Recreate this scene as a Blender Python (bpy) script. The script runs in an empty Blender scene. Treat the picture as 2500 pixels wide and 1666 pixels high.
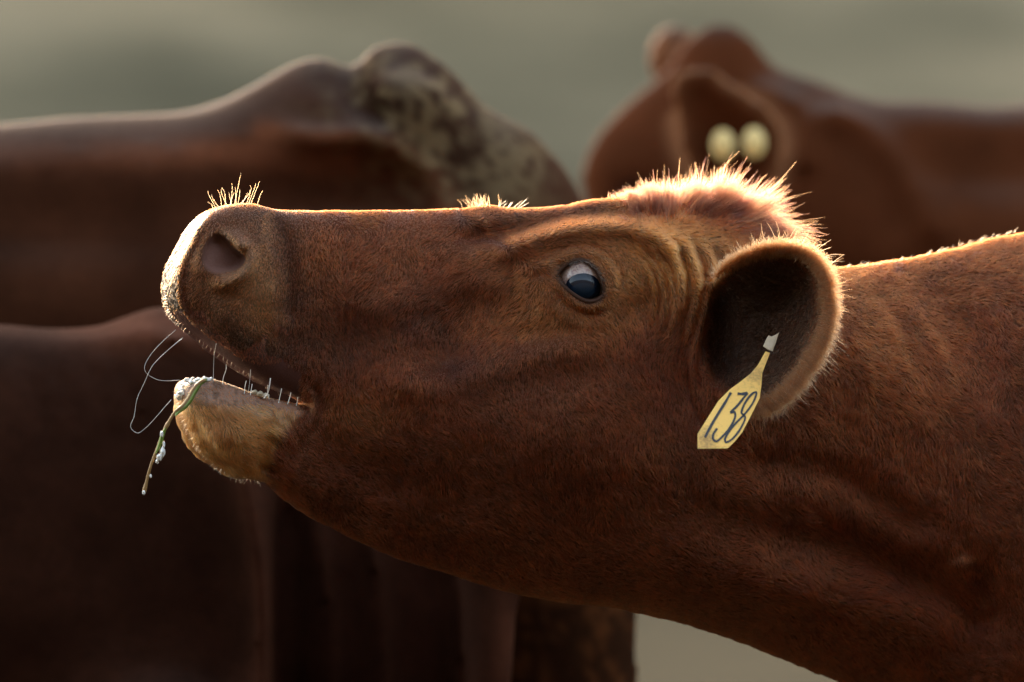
import bpy, math, random
import numpy as np
from mathutils import Vector

random.seed(7)
rng = np.random.default_rng(7)
sc = bpy.context.scene
C = sc.collection

# ------------------------------------------------------------------ camera, sky, sun, exposure
S = 0.0003            # metres per photo pixel in the plane of the near cow
D = 5.0               # camera distance to that plane
ZC = 1.10             # height of the lens
cam_d = bpy.data.cameras.new('camera')
cam = bpy.data.objects.new('camera', cam_d); C.objects.link(cam)
cam.location = (0, -D, ZC); cam.rotation_euler = (math.radians(90), 0, 0)
cam_d.sensor_width = 36.0; cam_d.lens = 36.0 * D / (2500 * S)
cam_d.clip_start = 0.1; cam_d.clip_end = 2000
cam_d.dof.use_dof = True; cam_d.dof.focus_distance = D - 0.085
cam_d.dof.aperture_fstop = 4.4
sc.camera = cam

SUN_EL, SUN_AZ = math.radians(13), math.radians(-12)     # azimuth from +Y towards +X
world = bpy.data.worlds.new('World'); sc.world = world; world.use_nodes = True
wn = world.node_tree; wn.nodes.clear()
wo = wn.nodes.new('ShaderNodeOutputWorld'); bg = wn.nodes.new('ShaderNodeBackground')
sky = wn.nodes.new('ShaderNodeTexSky'); sky.sky_type = 'NISHITA'; sky.sun_disc = False
sky.sun_elevation = SUN_EL; sky.sun_rotation = SUN_AZ
sky.air_density = 1.0; sky.dust_density = 1.5; sky.ozone_density = 1.0
bg.inputs['Strength'].default_value = 0.15
tint = wn.nodes.new('ShaderNodeMix'); tint.data_type = 'RGBA'; tint.blend_type = 'MULTIPLY'; tint.inputs[0].default_value = 1.0
tint.inputs[7].default_value = (1.0, 0.785, 0.60, 1)          # hazy evening sky, and a lens balanced for shade
wn.links.new(sky.outputs[0], tint.inputs[6]); wn.links.new(tint.outputs[2], bg.inputs[0]); wn.links.new(bg.outputs[0], wo.inputs[0])
sun_d = bpy.data.lights.new('sun', 'SUN'); sun_d.energy = 0.5; sun_d.angle = math.radians(10)
sun_d.color = (1.0, 0.965, 0.91)
sun = bpy.data.objects.new('sun', sun_d); C.objects.link(sun); sun.location = (-3, 6, 7)
sdir = Vector((math.sin(SUN_AZ) * math.cos(SUN_EL), math.cos(SUN_AZ) * math.cos(SUN_EL), math.sin(SUN_EL)))
sun.rotation_euler = (-sdir).to_track_quat('-Z', 'Y').to_euler()
vs = sc.view_settings
vs.view_transform = 'Standard'; vs.look = 'None'; vs.exposure = 3.5; vs.gamma = 1.0; vs.use_curve_mapping = False
sc.render.engine = 'CYCLES'
sc.cycles.use_denoising = True
sc.cycles.max_bounces = 8
sc.cycles.transparent_max_bounces = 6
try:
    sc.cycles_curves.shape = 'RIBBONS'; sc.cycles_curves.subdivisions = 2
except Exception:
    pass

# ------------------------------------------------------------------ small numeric helpers
def sstep(a, b, x):
    t = np.clip((x - a) / (b - a), 0, 1)
    return t * t * (3 - 2 * t)

def spline(pts, n=5, closed=False):
    p = np.asarray(pts, float); m = len(p); out = []
    rngi = range(m) if closed else range(m - 1)
    for i in rngi:
        if closed:
            p0, p1, p2, p3 = p[(i - 1) % m], p[i], p[(i + 1) % m], p[(i + 2) % m]
        else:
            p0, p1, p2, p3 = p[max(i - 1, 0)], p[i], p[i + 1], p[min(i + 2, m - 1)]
        d1 = max(np.linalg.norm(p2 - p1), 1e-9)
        m1 = (p2 - p0) / max(np.linalg.norm(p2 - p1) + np.linalg.norm(p1 - p0), 1e-9) * d1
        m2 = (p3 - p1) / max(np.linalg.norm(p3 - p2) + np.linalg.norm(p2 - p1), 1e-9) * d1
        for k in range(n):
            t = k / n
            out.append((2*t**3-3*t**2+1)*p1 + (t**3-2*t**2+t)*m1 + (-2*t**3+3*t**2)*p2 + (t**3-t**2)*m2)
    if not closed: out.append(p[-1])
    return np.array(out)

def poly_sd(poly, X, Y):
    """signed distance to a closed polygon, positive inside"""
    d2 = np.full(X.shape, 1e9); ins = np.zeros(X.shape, bool)
    m = len(poly)
    for i in range(m):
        ax, ay = poly[i]; bx, by = poly[(i + 1) % m]
        ex, ey = bx - ax, by - ay
        L = ex * ex + ey * ey
        if L < 1e-14: continue
        wx, wy = X - ax, Y - ay
        t = np.clip((wx * ex + wy * ey) / L, 0, 1)
        d2 = np.minimum(d2, (wx - ex * t) ** 2 + (wy - ey * t) ** 2)
        c = ((ay > Y) != (by > Y))
        if ey != 0:
            ins ^= c & (X < ax + (Y - ay) * ex / ey)
    d = np.sqrt(d2)
    return np.where(ins, d, -d)

def line_dist(pts, X, Y):
    """distance to an open polyline and the position 0..1 along it"""
    d2 = np.full(X.shape, 1e9); tt = np.zeros(X.shape)
    seg = np.linalg.norm(np.diff(pts, axis=0), axis=1); cum = np.concatenate([[0], np.cumsum(seg)])
    for i in range(len(pts) - 1):
        ax, ay = pts[i]; ex, ey = pts[i + 1] - pts[i]
        L = ex * ex + ey * ey
        if L < 1e-14: continue
        wx, wy = X - ax, Y - ay
        t = np.clip((wx * ex + wy * ey) / L, 0, 1)
        q = (wx - ex * t) ** 2 + (wy - ey * t) ** 2
        b = q < d2
        d2 = np.where(b, q, d2); tt = np.where(b, (cum[i] + t * seg[i]) / cum[-1], tt)
    return np.sqrt(d2), tt

class Grid:
    """a regular 2D grid with bilinear lookup"""
    def __init__(s, x0, x1, y0, y1, h):
        s.x0, s.y0, s.h = x0, y0, h
        s.nx, s.ny = int((x1 - x0) / h) + 1, int((y1 - y0) / h) + 1
        s.X, s.Y = np.meshgrid(x0 + h * np.arange(s.nx), y0 + h * np.arange(s.ny), indexing='ij')
    def look(s, A, x, y):
        fx = np.clip((x - s.x0) / s.h, 0, s.nx - 1.001); fy = np.clip((y - s.y0) / s.h, 0, s.ny - 1.001)
        i = fx.astype(np.int32); j = fy.astype(np.int32); fx = fx - i; fy = fy - j
        if A.ndim == 3: fx = fx[..., None]; fy = fy[..., None]
        return (A[i, j] * (1 - fx) + A[i + 1, j] * fx) * (1 - fy) + (A[i, j + 1] * (1 - fx) + A[i + 1, j + 1] * fx) * fy

def blur(A, n=1):
    for _ in range(n):
        P = np.pad(A, 1, mode='edge')
        A = (P[:-2, 1:-1] + P[2:, 1:-1] + P[1:-1, :-2] + P[1:-1, 2:] + 4 * P[1:-1, 1:-1]) / 8
    return A

def vnoise(x, y, scale, seed):
    """smooth value noise, about -1..1"""
    r = np.random.default_rng(seed); T = r.uniform(-1, 1, (64, 64))
    fx = np.asarray(x) / scale; fy = np.asarray(y) / scale
    i = np.floor(fx).astype(int); j = np.floor(fy).astype(int); fx = fx - i; fy = fy - j
    fx = fx * fx * (3 - 2 * fx); fy = fy * fy * (3 - 2 * fy)
    g = lambda a, b: T[a % 64, b % 64]
    return (g(i, j) * (1 - fx) + g(i + 1, j) * fx) * (1 - fy) + (g(i, j + 1) * (1 - fx) + g(i + 1, j + 1) * fx) * fy

def poisson(mask, h, its=420):
    """solve lap(G) = -1 inside the mask with conjugate gradients"""
    G = np.zeros(mask.shape); m = mask.astype(float)
    def Aop(u):
        P = np.pad(u, 1)
        return (4 * u - P[:-2, 1:-1] - P[2:, 1:-1] - P[1:-1, :-2] - P[1:-1, 2:]) * m
    r = m * h * h; p = r.copy(); rs = (r * r).sum()
    for _ in range(its):
        Ap = Aop(p); a = rs / max((p * Ap).sum(), 1e-30)
        G += a * p; r -= a * Ap; rn = (r * r).sum()
        if rn < 1e-16 * mask.sum(): break
        p = r + rn / rs * p; rs = rn
    return G

class Inflate:
    """a side outline filled into a rounded body: r is 0 on the outline and about 1 along the middle"""
    def __init__(s, poly, h, win, ramp, pad=0.03):
        x0, y0 = poly.min(0) - pad; x1, y1 = poly.max(0) + pad
        g = Grid(x0, x1, y0, y1, h); s.g = g
        sd = poly_sd(poly, g.X, g.Y)
        c = Grid(x0, x1, y0, y1, 2 * h)
        sdc = g.look(sd, c.X, c.Y)
        G = poisson(sdc > -2.0 * h, 2 * h)
        col = G.max(1); w = max(1, int(win / c.h)); colp = np.pad(col, w, mode='edge')
        ref = np.array([colp[i:i + 2 * w + 1].max() for i in range(len(col))])
        k = np.ones(2 * w + 1) / (2 * w + 1)
        ref = np.convolve(np.pad(ref, w, mode='edge'), k, 'valid')
        R = c.look(G / ref[:, None], g.X, g.Y)
        R = blur(R, 2)
        r = np.where(sd > 0, R * sd / (np.abs(sd) + ramp), sd * 12.0)
        s.r = r.astype(np.float32); s.sd = sd.astype(np.float32)
        gx, gy = np.gradient(r, h); s.gr = blur(np.hypot(gx, gy), 1).astype(np.float32)

def smin(a, b, k):
    h = np.clip(0.5 + 0.5 * (b - a) / k, 0, 1)
    return b * (1 - h) + a * h - k * h * (1 - h)

def ellipsoid(x, y, z, c, r):
    px, py, pz = (x - c[0]) / r[0], (y - c[1]) / r[1], (z - c[2]) / r[2]
    k0 = np.sqrt(px * px + py * py + pz * pz)
    k1 = np.sqrt((px / r[0]) ** 2 + (py / r[1]) ** 2 + (pz / r[2]) ** 2) + 1e-6
    return k0 * (k0 - 1) / k1

def capsule(x, y, z, a, b, ra, rb):
    a = np.array(a, float); b = np.array(b, float); e = b - a; L = (e * e).sum()
    t = np.clip(((x - a[0]) * e[0] + (y - a[1]) * e[1] + (z - a[2]) * e[2]) / L, 0, 1)
    return np.sqrt((x - a[0] - e[0] * t) ** 2 + (y - a[1] - e[1] * t) ** 2 + (z - a[2] - e[2] * t) ** 2) - (ra + (rb - ra) * t)

def axis(*parts):
    out = []
    for a, b, h in parts:
        n = max(1, int(round((b - a) / h))); out.append(np.linspace(a, b, n, endpoint=False))
    out.append([parts[-1][1]])
    return np.concatenate(out)

def surface_nets(d, xs, ys, zs):
    s = d < 0
    nx, ny, nz = d.shape
    cnt = np.zeros((nx - 1, ny - 1, nz - 1), np.int8)
    for a in (0, 1):
        for b in (0, 1):
            for c in (0, 1):
                cnt += s[a:nx - 1 + a, b:ny - 1 + b, c:nz - 1 + c]
    act = (cnt > 0) & (cnt < 8)
    idx = np.argwhere(act); n = len(idx)
    vid = np.full(act.shape, -1, np.int32); vid[act] = np.arange(n)
    I, J, K = idx.T
    P = np.zeros((n, 3)); W = np.zeros(n)
    def corner(a, b, c): return d[I + a, J + b, K + c].astype(float)
    def pos(a, b, c): return np.stack([xs[I + a], ys[J + b], zs[K + c]], 1)
    E = []
    for b in (0, 1):
        for c in (0, 1): E.append(((0, b, c), (1, b, c))); E.append(((b, 0, c), (b, 1, c))); E.append(((b, c, 0), (b, c, 1)))
    for p, q in E:
        a, b = corner(*p), corner(*q); m = (a < 0) != (b < 0)
        t = np.where(m, a / np.where(np.abs(a - b) < 1e-12, 1, a - b), 0)
        X = pos(*p) * (1 - t)[:, None] + pos(*q) * t[:, None]
        P[m] += X[m]; W[m] += 1
    P /= W[:, None]
    Q = []
    m = np.argwhere(s[:-1, 1:-1, 1:-1] != s[1:, 1:-1, 1:-1])
    i, j, k = m[:, 0], m[:, 1] + 1, m[:, 2] + 1
    q = np.stack([vid[i, j - 1, k - 1], vid[i, j, k - 1], vid[i, j, k], vid[i, j - 1, k]], 1)
    f = s[i, j, k]; q[~f] = q[~f][:, ::-1]; Q.append(q)
    m = np.argwhere(s[1:-1, :-1, 1:-1] != s[1:-1, 1:, 1:-1])
    i, j, k = m[:, 0] + 1, m[:, 1], m[:, 2] + 1
    q = np.stack([vid[i - 1, j, k - 1], vid[i - 1, j, k], vid[i, j, k], vid[i, j, k - 1]], 1)
    f = s[i, j, k]; q[~f] = q[~f][:, ::-1]; Q.append(q)
    m = np.argwhere(s[1:-1, 1:-1, :-1] != s[1:-1, 1:-1, 1:])
    i, j, k = m[:, 0] + 1, m[:, 1] + 1, m[:, 2]
    q = np.stack([vid[i - 1, j - 1, k], vid[i, j - 1, k], vid[i, j, k], vid[i - 1, j, k]], 1)
    f = s[i, j, k]; q[~f] = q[~f][:, ::-1]; Q.append(q)
    return P, np.concatenate(Q)

def relax(P, Q, n=1, f=0.5):
    for _ in range(n):
        acc = np.zeros_like(P); w = np.zeros(len(P))
        for a, b in ((0, 1), (1, 2), (2, 3), (3, 0)):
            for u, v in ((a, b), (b, a)):
                for c in range(3): acc[:, c] += np.bincount(Q[:, u], P[Q[:, v], c], len(P))
                w += np.bincount(Q[:, u], minlength=len(P))
        P = P * (1 - f) + acc / np.maximum(w, 1)[:, None] * f
    return P

def vnormals(P, Q):
    n = np.cross(P[Q[:, 2]] - P[Q[:, 0]], P[Q[:, 3]] - P[Q[:, 1]])
    N = np.zeros_like(P)
    for k in range(4):
        for c in range(3): N[:, c] += np.bincount(Q[:, k], n[:, c], len(P))
    return N / np.maximum(np.linalg.norm(N, axis=1), 1e-12)[:, None], np.linalg.norm(n, axis=1) / 2

# ------------------------------------------------------------------ Blender helpers
def link(o, parent=None):
    C.objects.link(o)
    if parent is not None: o.parent = parent
    return o

def mesh_obj(name, V, F, mat, parent=None, smooth=True, color=None, floats=None):
    me = bpy.data.meshes.new(name)
    V = np.asarray(V, np.float32)
    if isinstance(F, np.ndarray):
        k = F.shape[1]
        me.vertices.add(len(V)); me.vertices.foreach_set('co', V.ravel())
        me.loops.add(F.size); me.loops.foreach_set('vertex_index', F.astype(np.int32).ravel())
        me.polygons.add(len(F))
        me.polygons.foreach_set('loop_start', np.arange(0, F.size, k, dtype=np.int32))
        me.polygons.foreach_set('loop_total', np.full(len(F), k, np.int32))
        me.update(calc_edges=True); me.validate()
    else:
        me.from_pydata([tuple(map(float, v)) for v in V], [], F); me.update()
    me.polygons.foreach_set('use_smooth', np.full(len(me.polygons), smooth))
    if color is not None:
        a = me.color_attributes.new('hue', 'FLOAT_COLOR', 'POINT')
        a.data.foreach_set('color', np.concatenate([color, np.ones((len(V), 1))], 1).astype(np.float32).ravel())
    for nm, arr in (floats or {}).items():
        a = me.attributes.new(nm, 'FLOAT', 'POINT'); a.data.foreach_set('value', np.asarray(arr, np.float32))
    if mat: me.materials.append(mat)
    return link(bpy.data.objects.new(name, me), parent)

def hair_obj(name, pts, rad, cols, mat, parent=None):
    """pts (n, k, 3) strands; rad (n, k); cols (n, 3)"""
    n, k, _ = pts.shape
    hc = bpy.data.hair_curves.new(name)
    hc.add_curves([k] * n)
    hc.attributes['position'].data.foreach_set('vector', np.ascontiguousarray(pts, np.float32).ravel())
    a = hc.attributes.get('radius') or hc.attributes.new('radius', 'FLOAT', 'POINT')
    a.data.foreach_set('value', np.ascontiguousarray(rad, np.float32).ravel())
    c = hc.attributes.new('strand', 'FLOAT_COLOR', 'CURVE')
    c.data.foreach_set('color', np.concatenate([cols, np.ones((n, 1))], 1).astype(np.float32).ravel())
    hc.materials.append(mat)
    return link(bpy.data.objects.new(name, hc), parent)

def thing(name, label, cat, loc, group=None, rz=0.0):
    o = bpy.data.objects.new(name, None); C.objects.link(o)
    o.location = loc; o.rotation_euler = (0, 0, rz); o.empty_display_size = 0.1
    o['label'] = label; o['category'] = cat
    if group: o['group'] = group
    return o

def tube(path, rad, nseg=8, cap=True):
    """verts and quads of a tube along a path (n,3) with radius per point"""
    path = np.asarray(path, float); n = len(path); rad = np.broadcast_to(rad, (n,))
    T = np.gradient(path, axis=0); T /= np.linalg.norm(T, axis=1)[:, None] + 1e-12
    up = np.array([0, 1.0, 0]); V = []; F = []
    for i in range(n):
        a = np.cross(T[i], up); 
        if np.linalg.norm(a) < 1e-3: a = np.cross(T[i], [1, 0, 0])
        a /= np.linalg.norm(a); b = np.cross(T[i], a)
        for j in range(nseg):
            t = 2 * math.pi * j / nseg
            V.append(path[i] + rad[i] * (math.cos(t) * a + math.sin(t) * b))
    for i in range(n - 1):
        for j in range(nseg):
            k = (j + 1) % nseg
            F.append((i * nseg + j, i * nseg + k, (i + 1) * nseg + k, (i + 1) * nseg + j))
    if cap:
        F.append(tuple(range(nseg - 1, -1, -1))); F.append(tuple((n - 1) * nseg + j for j in range(nseg)))
    return V, F

# ------------------------------------------------------------------ materials
def nodes(name):
    m = bpy.data.materials.new(name); m.use_nodes = True
    nt = m.node_tree; b = nt.nodes['Principled BSDF']
    return m, nt, b

def mat_plain(name, col, rough=0.6, spec=0.5, **kw):
    m, nt, b = nodes(name)
    b.inputs['Base Color'].default_value = (*col, 1); b.inputs['Roughness'].default_value = rough
    b.inputs['Specular IOR Level'].default_value = spec
    for k, v in kw.items(): b.inputs[k.replace('_', ' ')].default_value = v
    return m

def mat_skin(name, bump=0.55, noise=900.0, spec=0.12, rough=0.62):
    m, nt, b = nodes(name); L = nt.links
    at = nt.nodes.new('ShaderNodeAttribute'); at.attribute_name = 'hue'
    wt = nt.nodes.new('ShaderNodeAttribute'); wt.attribute_name = 'wet'
    tc = nt.nodes.new('ShaderNodeTexCoord')
    nz = nt.nodes.new('ShaderNodeTexNoise'); nz.inputs['Scale'].default_value = noise; nz.inputs['Detail'].default_value = 3
    L.new(tc.outputs['Object'], nz.inputs['Vector'])
    mr = nt.nodes.new('ShaderNodeMapRange'); mr.inputs[3].default_value = 0.72; mr.inputs[4].default_value = 1.25
    L.new(nz.outputs[0], mr.inputs[0])
    mx = nt.nodes.new('ShaderNodeVectorMath'); mx.operation = 'SCALE'
    L.new(at.outputs['Color'], mx.inputs[0]); L.new(mr.outputs[0], mx.inputs['Scale'])
    L.new(mx.outputs[0], b.inputs['Base Color'])
    r = nt.nodes.new('ShaderNodeMapRange'); r.inputs[3].default_value = rough; r.inputs[4].default_value = 0.16
    L.new(wt.outputs['Fac'], r.inputs[0]); L.new(r.outputs[0], b.inputs['Roughness'])
    sp = nt.nodes.new('ShaderNodeMapRange'); sp.inputs[3].default_value = spec; sp.inputs[4].default_value = 0.45
    L.new(wt.outputs['Fac'], sp.inputs[0]); L.new(sp.outputs[0], b.inputs['Specular IOR Level'])
    # cobbled relief of a wet nose where wet, plain grain elsewhere
    vo = nt.nodes.new('ShaderNodeTexVoronoi'); vo.inputs['Scale'].default_value = 240
    L.new(tc.outputs['Object'], vo.inputs['Vector'])
    mix = nt.nodes.new('ShaderNodeMix'); mix.data_type = 'FLOAT'
    pb = nt.nodes.new('ShaderNodeAttribute'); pb.attribute_name = 'pebble'
    L.new(pb.outputs['Fac'], mix.inputs[0]); L.new(nz.outputs[0], mix.inputs[2]); L.new(vo.outputs['Distance'], mix.inputs[3])
    bp = nt.nodes.new('ShaderNodeBump'); bp.inputs['Strength'].default_value = bump; bp.inputs['Distance'].default_value = 0.0016
    ds = nt.nodes.new('ShaderNodeMapRange'); ds.inputs[3].default_value = 0.0010; ds.inputs[4].default_value = 0.0045
    L.new(pb.outputs['Fac'], ds.inputs[0]); L.new(ds.outputs[0], bp.inputs['Distance'])
    L.new(mix.outputs[0], bp.inputs['Height']); L.new(bp.outputs[0], b.inputs['Normal'])
    return m

def mat_hair(name, rough=0.45, rad=0.6):
    m = bpy.data.materials.new(name); m.use_nodes = True; nt = m.node_tree; nt.nodes.clear()
    o = nt.nodes.new('ShaderNodeOutputMaterial'); h = nt.nodes.new('ShaderNodeBsdfHairPrincipled')
    h.parametrization = 'COLOR'
    a = nt.nodes.new('ShaderNodeAttribute'); a.attribute_name = 'strand'
    nt.links.new(a.outputs['Color'], h.inputs['Color'])
    h.inputs['Roughness'].default_value = rough; h.inputs['Radial Roughness'].default_value = rad
    h.inputs['Coat'].default_value = 0.0; h.inputs['IOR'].default_value = 1.36

    nt.links.new(h.outputs[0], o.inputs['Surface'])
    return m

M_skin = mat_skin('cow_skin'); M_far = mat_skin('far_cow_skin', 0.3, 120.0, 0.02, 0.85)
M_hair = mat_hair('coat_hair')

# ------------------------------------------------------------------ ground and hillside
def build_ground():
    xs = np.concatenate([np.linspace(-400, -40, 19), np.linspace(-36, 36, 73), np.linspace(40, 400, 19)])
    ys = np.concatenate([np.linspace(-60, 20, 61), np.linspace(22, 120, 99), np.linspace(128, 900, 60)])
    X, Y = np.meshgrid(xs, ys, indexing='ij')
    t_ = 0.26 * np.maximum(Y - 25, 0); Z = 8.5 * (1 - np.exp(-(t_ / 8.5) ** 3)) ** (1 / 3) + 0.01 * np.maximum(Y - 60, 0)
    Z += 0.95 * np.maximum(-7.0 - Y, 0) * sstep(-7.0, -10, Y)      # unseen bank added behind the lens to block low sky light
    Z += sstep(20, 40, Y) * (0.35 * vnoise(X, Y, 7.0, 3) + 0.15 * vnoise(X, Y, 2.6, 4))
    V = np.stack([X, Y, Z], -1).reshape(-1, 3)
    nx, ny = X.shape; i, j = np.meshgrid(np.arange(nx - 1), np.arange(ny - 1), indexing='ij')
    a = (i * ny + j).ravel()
    F = np.stack([a, a + ny, a + ny + 1, a + 1], 1)
    m, nt, b = nodes('dry_pasture'); L = nt.links
    tc = nt.nodes.new('ShaderNodeTexCoord')
    n1 = nt.nodes.new('ShaderNodeTexNoise'); n1.inputs['Scale'].default_value = 0.42; n1.inputs['Detail'].default_value = 5
    n2 = nt.nodes.new('ShaderNodeTexNoise'); n2.inputs['Scale'].default_value = 6.0; n2.inputs['Detail'].default_value = 4
    L.new(tc.outputs['Object'], n1.inputs['Vector']); L.new(tc.outputs['Object'], n2.inputs['Vector'])
    ad = nt.nodes.new('ShaderNodeMath'); ad.operation = 'MULTIPLY_ADD'; ad.inputs[1].default_value = 0.25
    L.new(n2.outputs[0], ad.inputs[0]); L.new(n1.outputs[0], ad.inputs[2])
    cr = nt.nodes.new('ShaderNodeValToRGB')
    e = cr.color_ramp.elements
    e[0].position = 0.46; e[0].color = (0.076, 0.069, 0.046, 1)
    e[1].position = 0.76; e[1].color = (0.190, 0.161, 0.107, 1)
    k = e.new(0.6); k.color = (0.117, 0.103, 0.068, 1)
    L.new(ad.outputs[0], cr.inputs[0]); L.new(cr.outputs[0], b.inputs['Base Color'])
    at = nt.nodes.new('ShaderNodeAttribute'); at.attribute_name = 'dark_ground'
    mx = nt.nodes.new('ShaderNodeMix'); mx.data_type = 'RGBA'; mx.inputs[7].default_value = (0.036, 0.032, 0.024, 1)
    L.new(at.outputs['Fac'], mx.inputs[0]); L.new(cr.outputs[0], mx.inputs[6]); L.new(mx.outputs[2], b.inputs['Base Color'])
    b.inputs['Roughness'].default_value = 1.0; b.inputs['Specular IOR Level'].default_value = 0.0
    o = mesh_obj('pasture_hillside', V, F, m, floats={'dark_ground': np.maximum.reduce([0.97 * sstep(15, 10, V[:, 1]), 0.70 * sstep(36, 27, V[:, 1])])})   # added bank darkened to dim low fill; trodden mud under the herd, kept dark against bounce
    o['kind'] = 'structure'
    return o
build_ground()

# ------------------------------------------------------------------ generic cow far from the lens
def far_cow(name, label, Ym, poly_px, dt, e=0.62, prims=None, feats=None, color=None, h=0.012, zr=None, group='red brown cows standing close together', hair=0, rim_pale=0.5, dv=0):
    """poly_px: side outline in photo pixels, carried to the cow's own plane at distance Ym; dt: (x px, half width in m)"""
    k = S * (D + Ym) / D
    ux = lambda u: (u - 1250) * k
    vz = lambda v: ZC + (833 - v - dv) * k
    P = spline(poly_px, 6, True); poly = np.stack([ux(P[:, 0]), vz(P[:, 1])], 1)
    inf = Inflate(poly, h, 0.12, 0.02, pad=0.06)
    x0, z0 = poly.min(0); x1, z1 = poly.max(0)
    fx0, fx1 = ux(-100), ux(2600)
    parts = []
    if x0 < fx0: parts.append((x0 - 0.35, fx0, 0.02))
    a, b = max(x0 - 0.03, fx0), min(x1 + 0.03, fx1)
    parts.append((a, b, 0.0075))
    if x1 > fx1: parts.append((fx1, x1 + 0.35, 0.02))
    xs = axis(*parts)
    zl = vz(1700)
    zs = axis((-0.02, zl, 0.02), (zl, max(z1, vz(60)) + 0.03, 0.0075))
    ys = axis((-0.42, 0.05, 0.0085), (0.05, 0.42, 0.02))
    X2, Z2 = np.meshgrid(xs, zs, indexing='ij')
    r = inf.g.look(inf.r, X2, Z2); gr = inf.g.look(inf.gr, X2, Z2)
    outb = (X2 < x0 - 0.05) | (X2 > x1 + 0.05) | (Z2 < z0 - 0.05) | (Z2 > z1 + 0.05)
    r = np.where(outb, -1, r)
    Dt = np.interp(X2, ux(np.array([p[0] for p in dt], float)), [p[1] for p in dt])
    r, gr, Dt = r[:, None, :], gr[:, None, :], Dt[:, None, :]
    x = xs[:, None, None]; y = ys[None, :, None]; z = zs[None, None, :]
    q = np.abs(y) / Dt
    Fv = r - q ** (1 / e)
    d = -Fv / (np.sqrt(gr ** 2 + ((1 / e) * np.maximum(q, 0.05) ** (1 / e - 1) / Dt) ** 2) + 0.6)
    sc_ = D / (D + Ym - 0.15)
    U = 1250 + X2 / S * sc_; Vv = 833 - (Z2 - ZC) / S * sc_
    if feats:
        d = d - (feats(U, Vv) * 1.0)[:, None, :] * sstep(0.2, 0.5, q) * (y < 0)
    if prims: d = prims(d, x, y, z, ux, vz)
    P3, Q = surface_nets(d.astype(np.float32), xs, ys, zs)
    P3 = relax(P3, Q, 2, 0.5)
    N, area = vnormals(P3, Q)
    scl = D / (D + Ym + P3[:, 1])
    U = 1250 + P3[:, 0] / S * scl; Vv = 833 - (P3[:, 2] - ZC) / S * scl
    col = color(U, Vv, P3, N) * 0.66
    rim_w = rim_pale * sstep(0.60, 1.0, N[:, 2])[:, None]; col = col * (1 - rim_w) + np.array([0.085, 0.068, 0.058]) * rim_w  # pale rim light painted onto the upward faces
    root = thing(name, label, 'cow', (0, Ym, 0), group)
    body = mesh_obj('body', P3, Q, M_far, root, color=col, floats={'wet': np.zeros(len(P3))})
    if hair:
        fc = P3[Q].mean(1); fn = N[Q[:, 0]]
        f_u = U[Q[:, 0]]; f_v = Vv[Q[:, 0]]
        w = area * ((f_u > -150) & (f_u < 2650) & (f_v < 1750) & (fn[:, 1] < 0.5))
        w = w * sstep(0.45, 0.9, fn[:, 2])
        pick = rng.choice(len(Q), hair, p=w / w.sum())
        bw = rng.dirichlet((1, 1, 1, 1), hair)
        p0 = (P3[Q[pick]] * bw[..., None]).sum(1); n0 = (N[Q[pick]] * bw[..., None]).sum(1)
        t = np.stack([0.5 + 0.3 * rng.normal(size=hair), 0.3 * rng.normal(size=hair), -0.75 + 0.3 * rng.normal(size=hair)], 1)
        t -= n0 * (t * n0).sum(1)[:, None]; t /= np.linalg.norm(t, axis=1)[:, None]
        Ln = rng.uniform(0.004, 0.009, hair)[:, None]
        pts = np.stack([p0, p0 + Ln * (0.5 * t + 0.35 * n0), p0 + Ln * (1.0 * t + 0.45 * n0)], 1)
        rad = np.stack([np.full(hair, 0.0003), np.full(hair, 0.00027), np.full(hair, 0.0001)], 1)
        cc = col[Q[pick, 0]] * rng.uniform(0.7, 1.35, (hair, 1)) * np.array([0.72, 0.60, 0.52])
        hob = hair_obj('coat', pts, rad, cc, M_hair, root); hob['kind'] = 'stuff'
    return root

def gauss(U, V, u, v, ru, rv, ang=0.0):
    c, s = math.cos(ang), math.sin(ang)
    a = ((U - u) * c + (V - v) * s) / ru; b = (-(U - u) * s + (V - v) * c) / rv
    return np.exp(-(a * a + b * b))

def ridge(U, V, pts, w, amp, taper=True):
    p = spline(pts, 5); d, t = line_dist(p, U, V)
    g = np.exp(-(d / w) ** 2) * amp
    return g * (sstep(0, 0.15, t) * (1 - sstep(0.85, 1, t)) * 0.9 + 0.1) if taper else g

BROWN = np.array([0.085, 0.028, 0.012])

def legs(d, x, y, z, xf, xh, zt, r0=0.085, k=0.06, wy=0.13):
    for xx, dx in ((xf, 0.0), (xh, 0.03)):
        for sy in (-1, 1):
            c = capsule(x, y, z, (xx, sy * wy, zt), (xx + dx, sy * wy, 0.42), r0, 0.05)
            c2 = capsule(x, y, z, (xx + dx, sy * wy, 0.42), (xx, sy * wy, 0.05), 0.048, 0.036)
            c3 = capsule(x, y, z, (xx, sy * wy, 0.06), (xx - 0.01, sy * wy, 0.0), 0.04, 0.052)
            d = smin(d, smin(smin(c, c2, 0.03), c3, 0.02), k)
    return d

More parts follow.
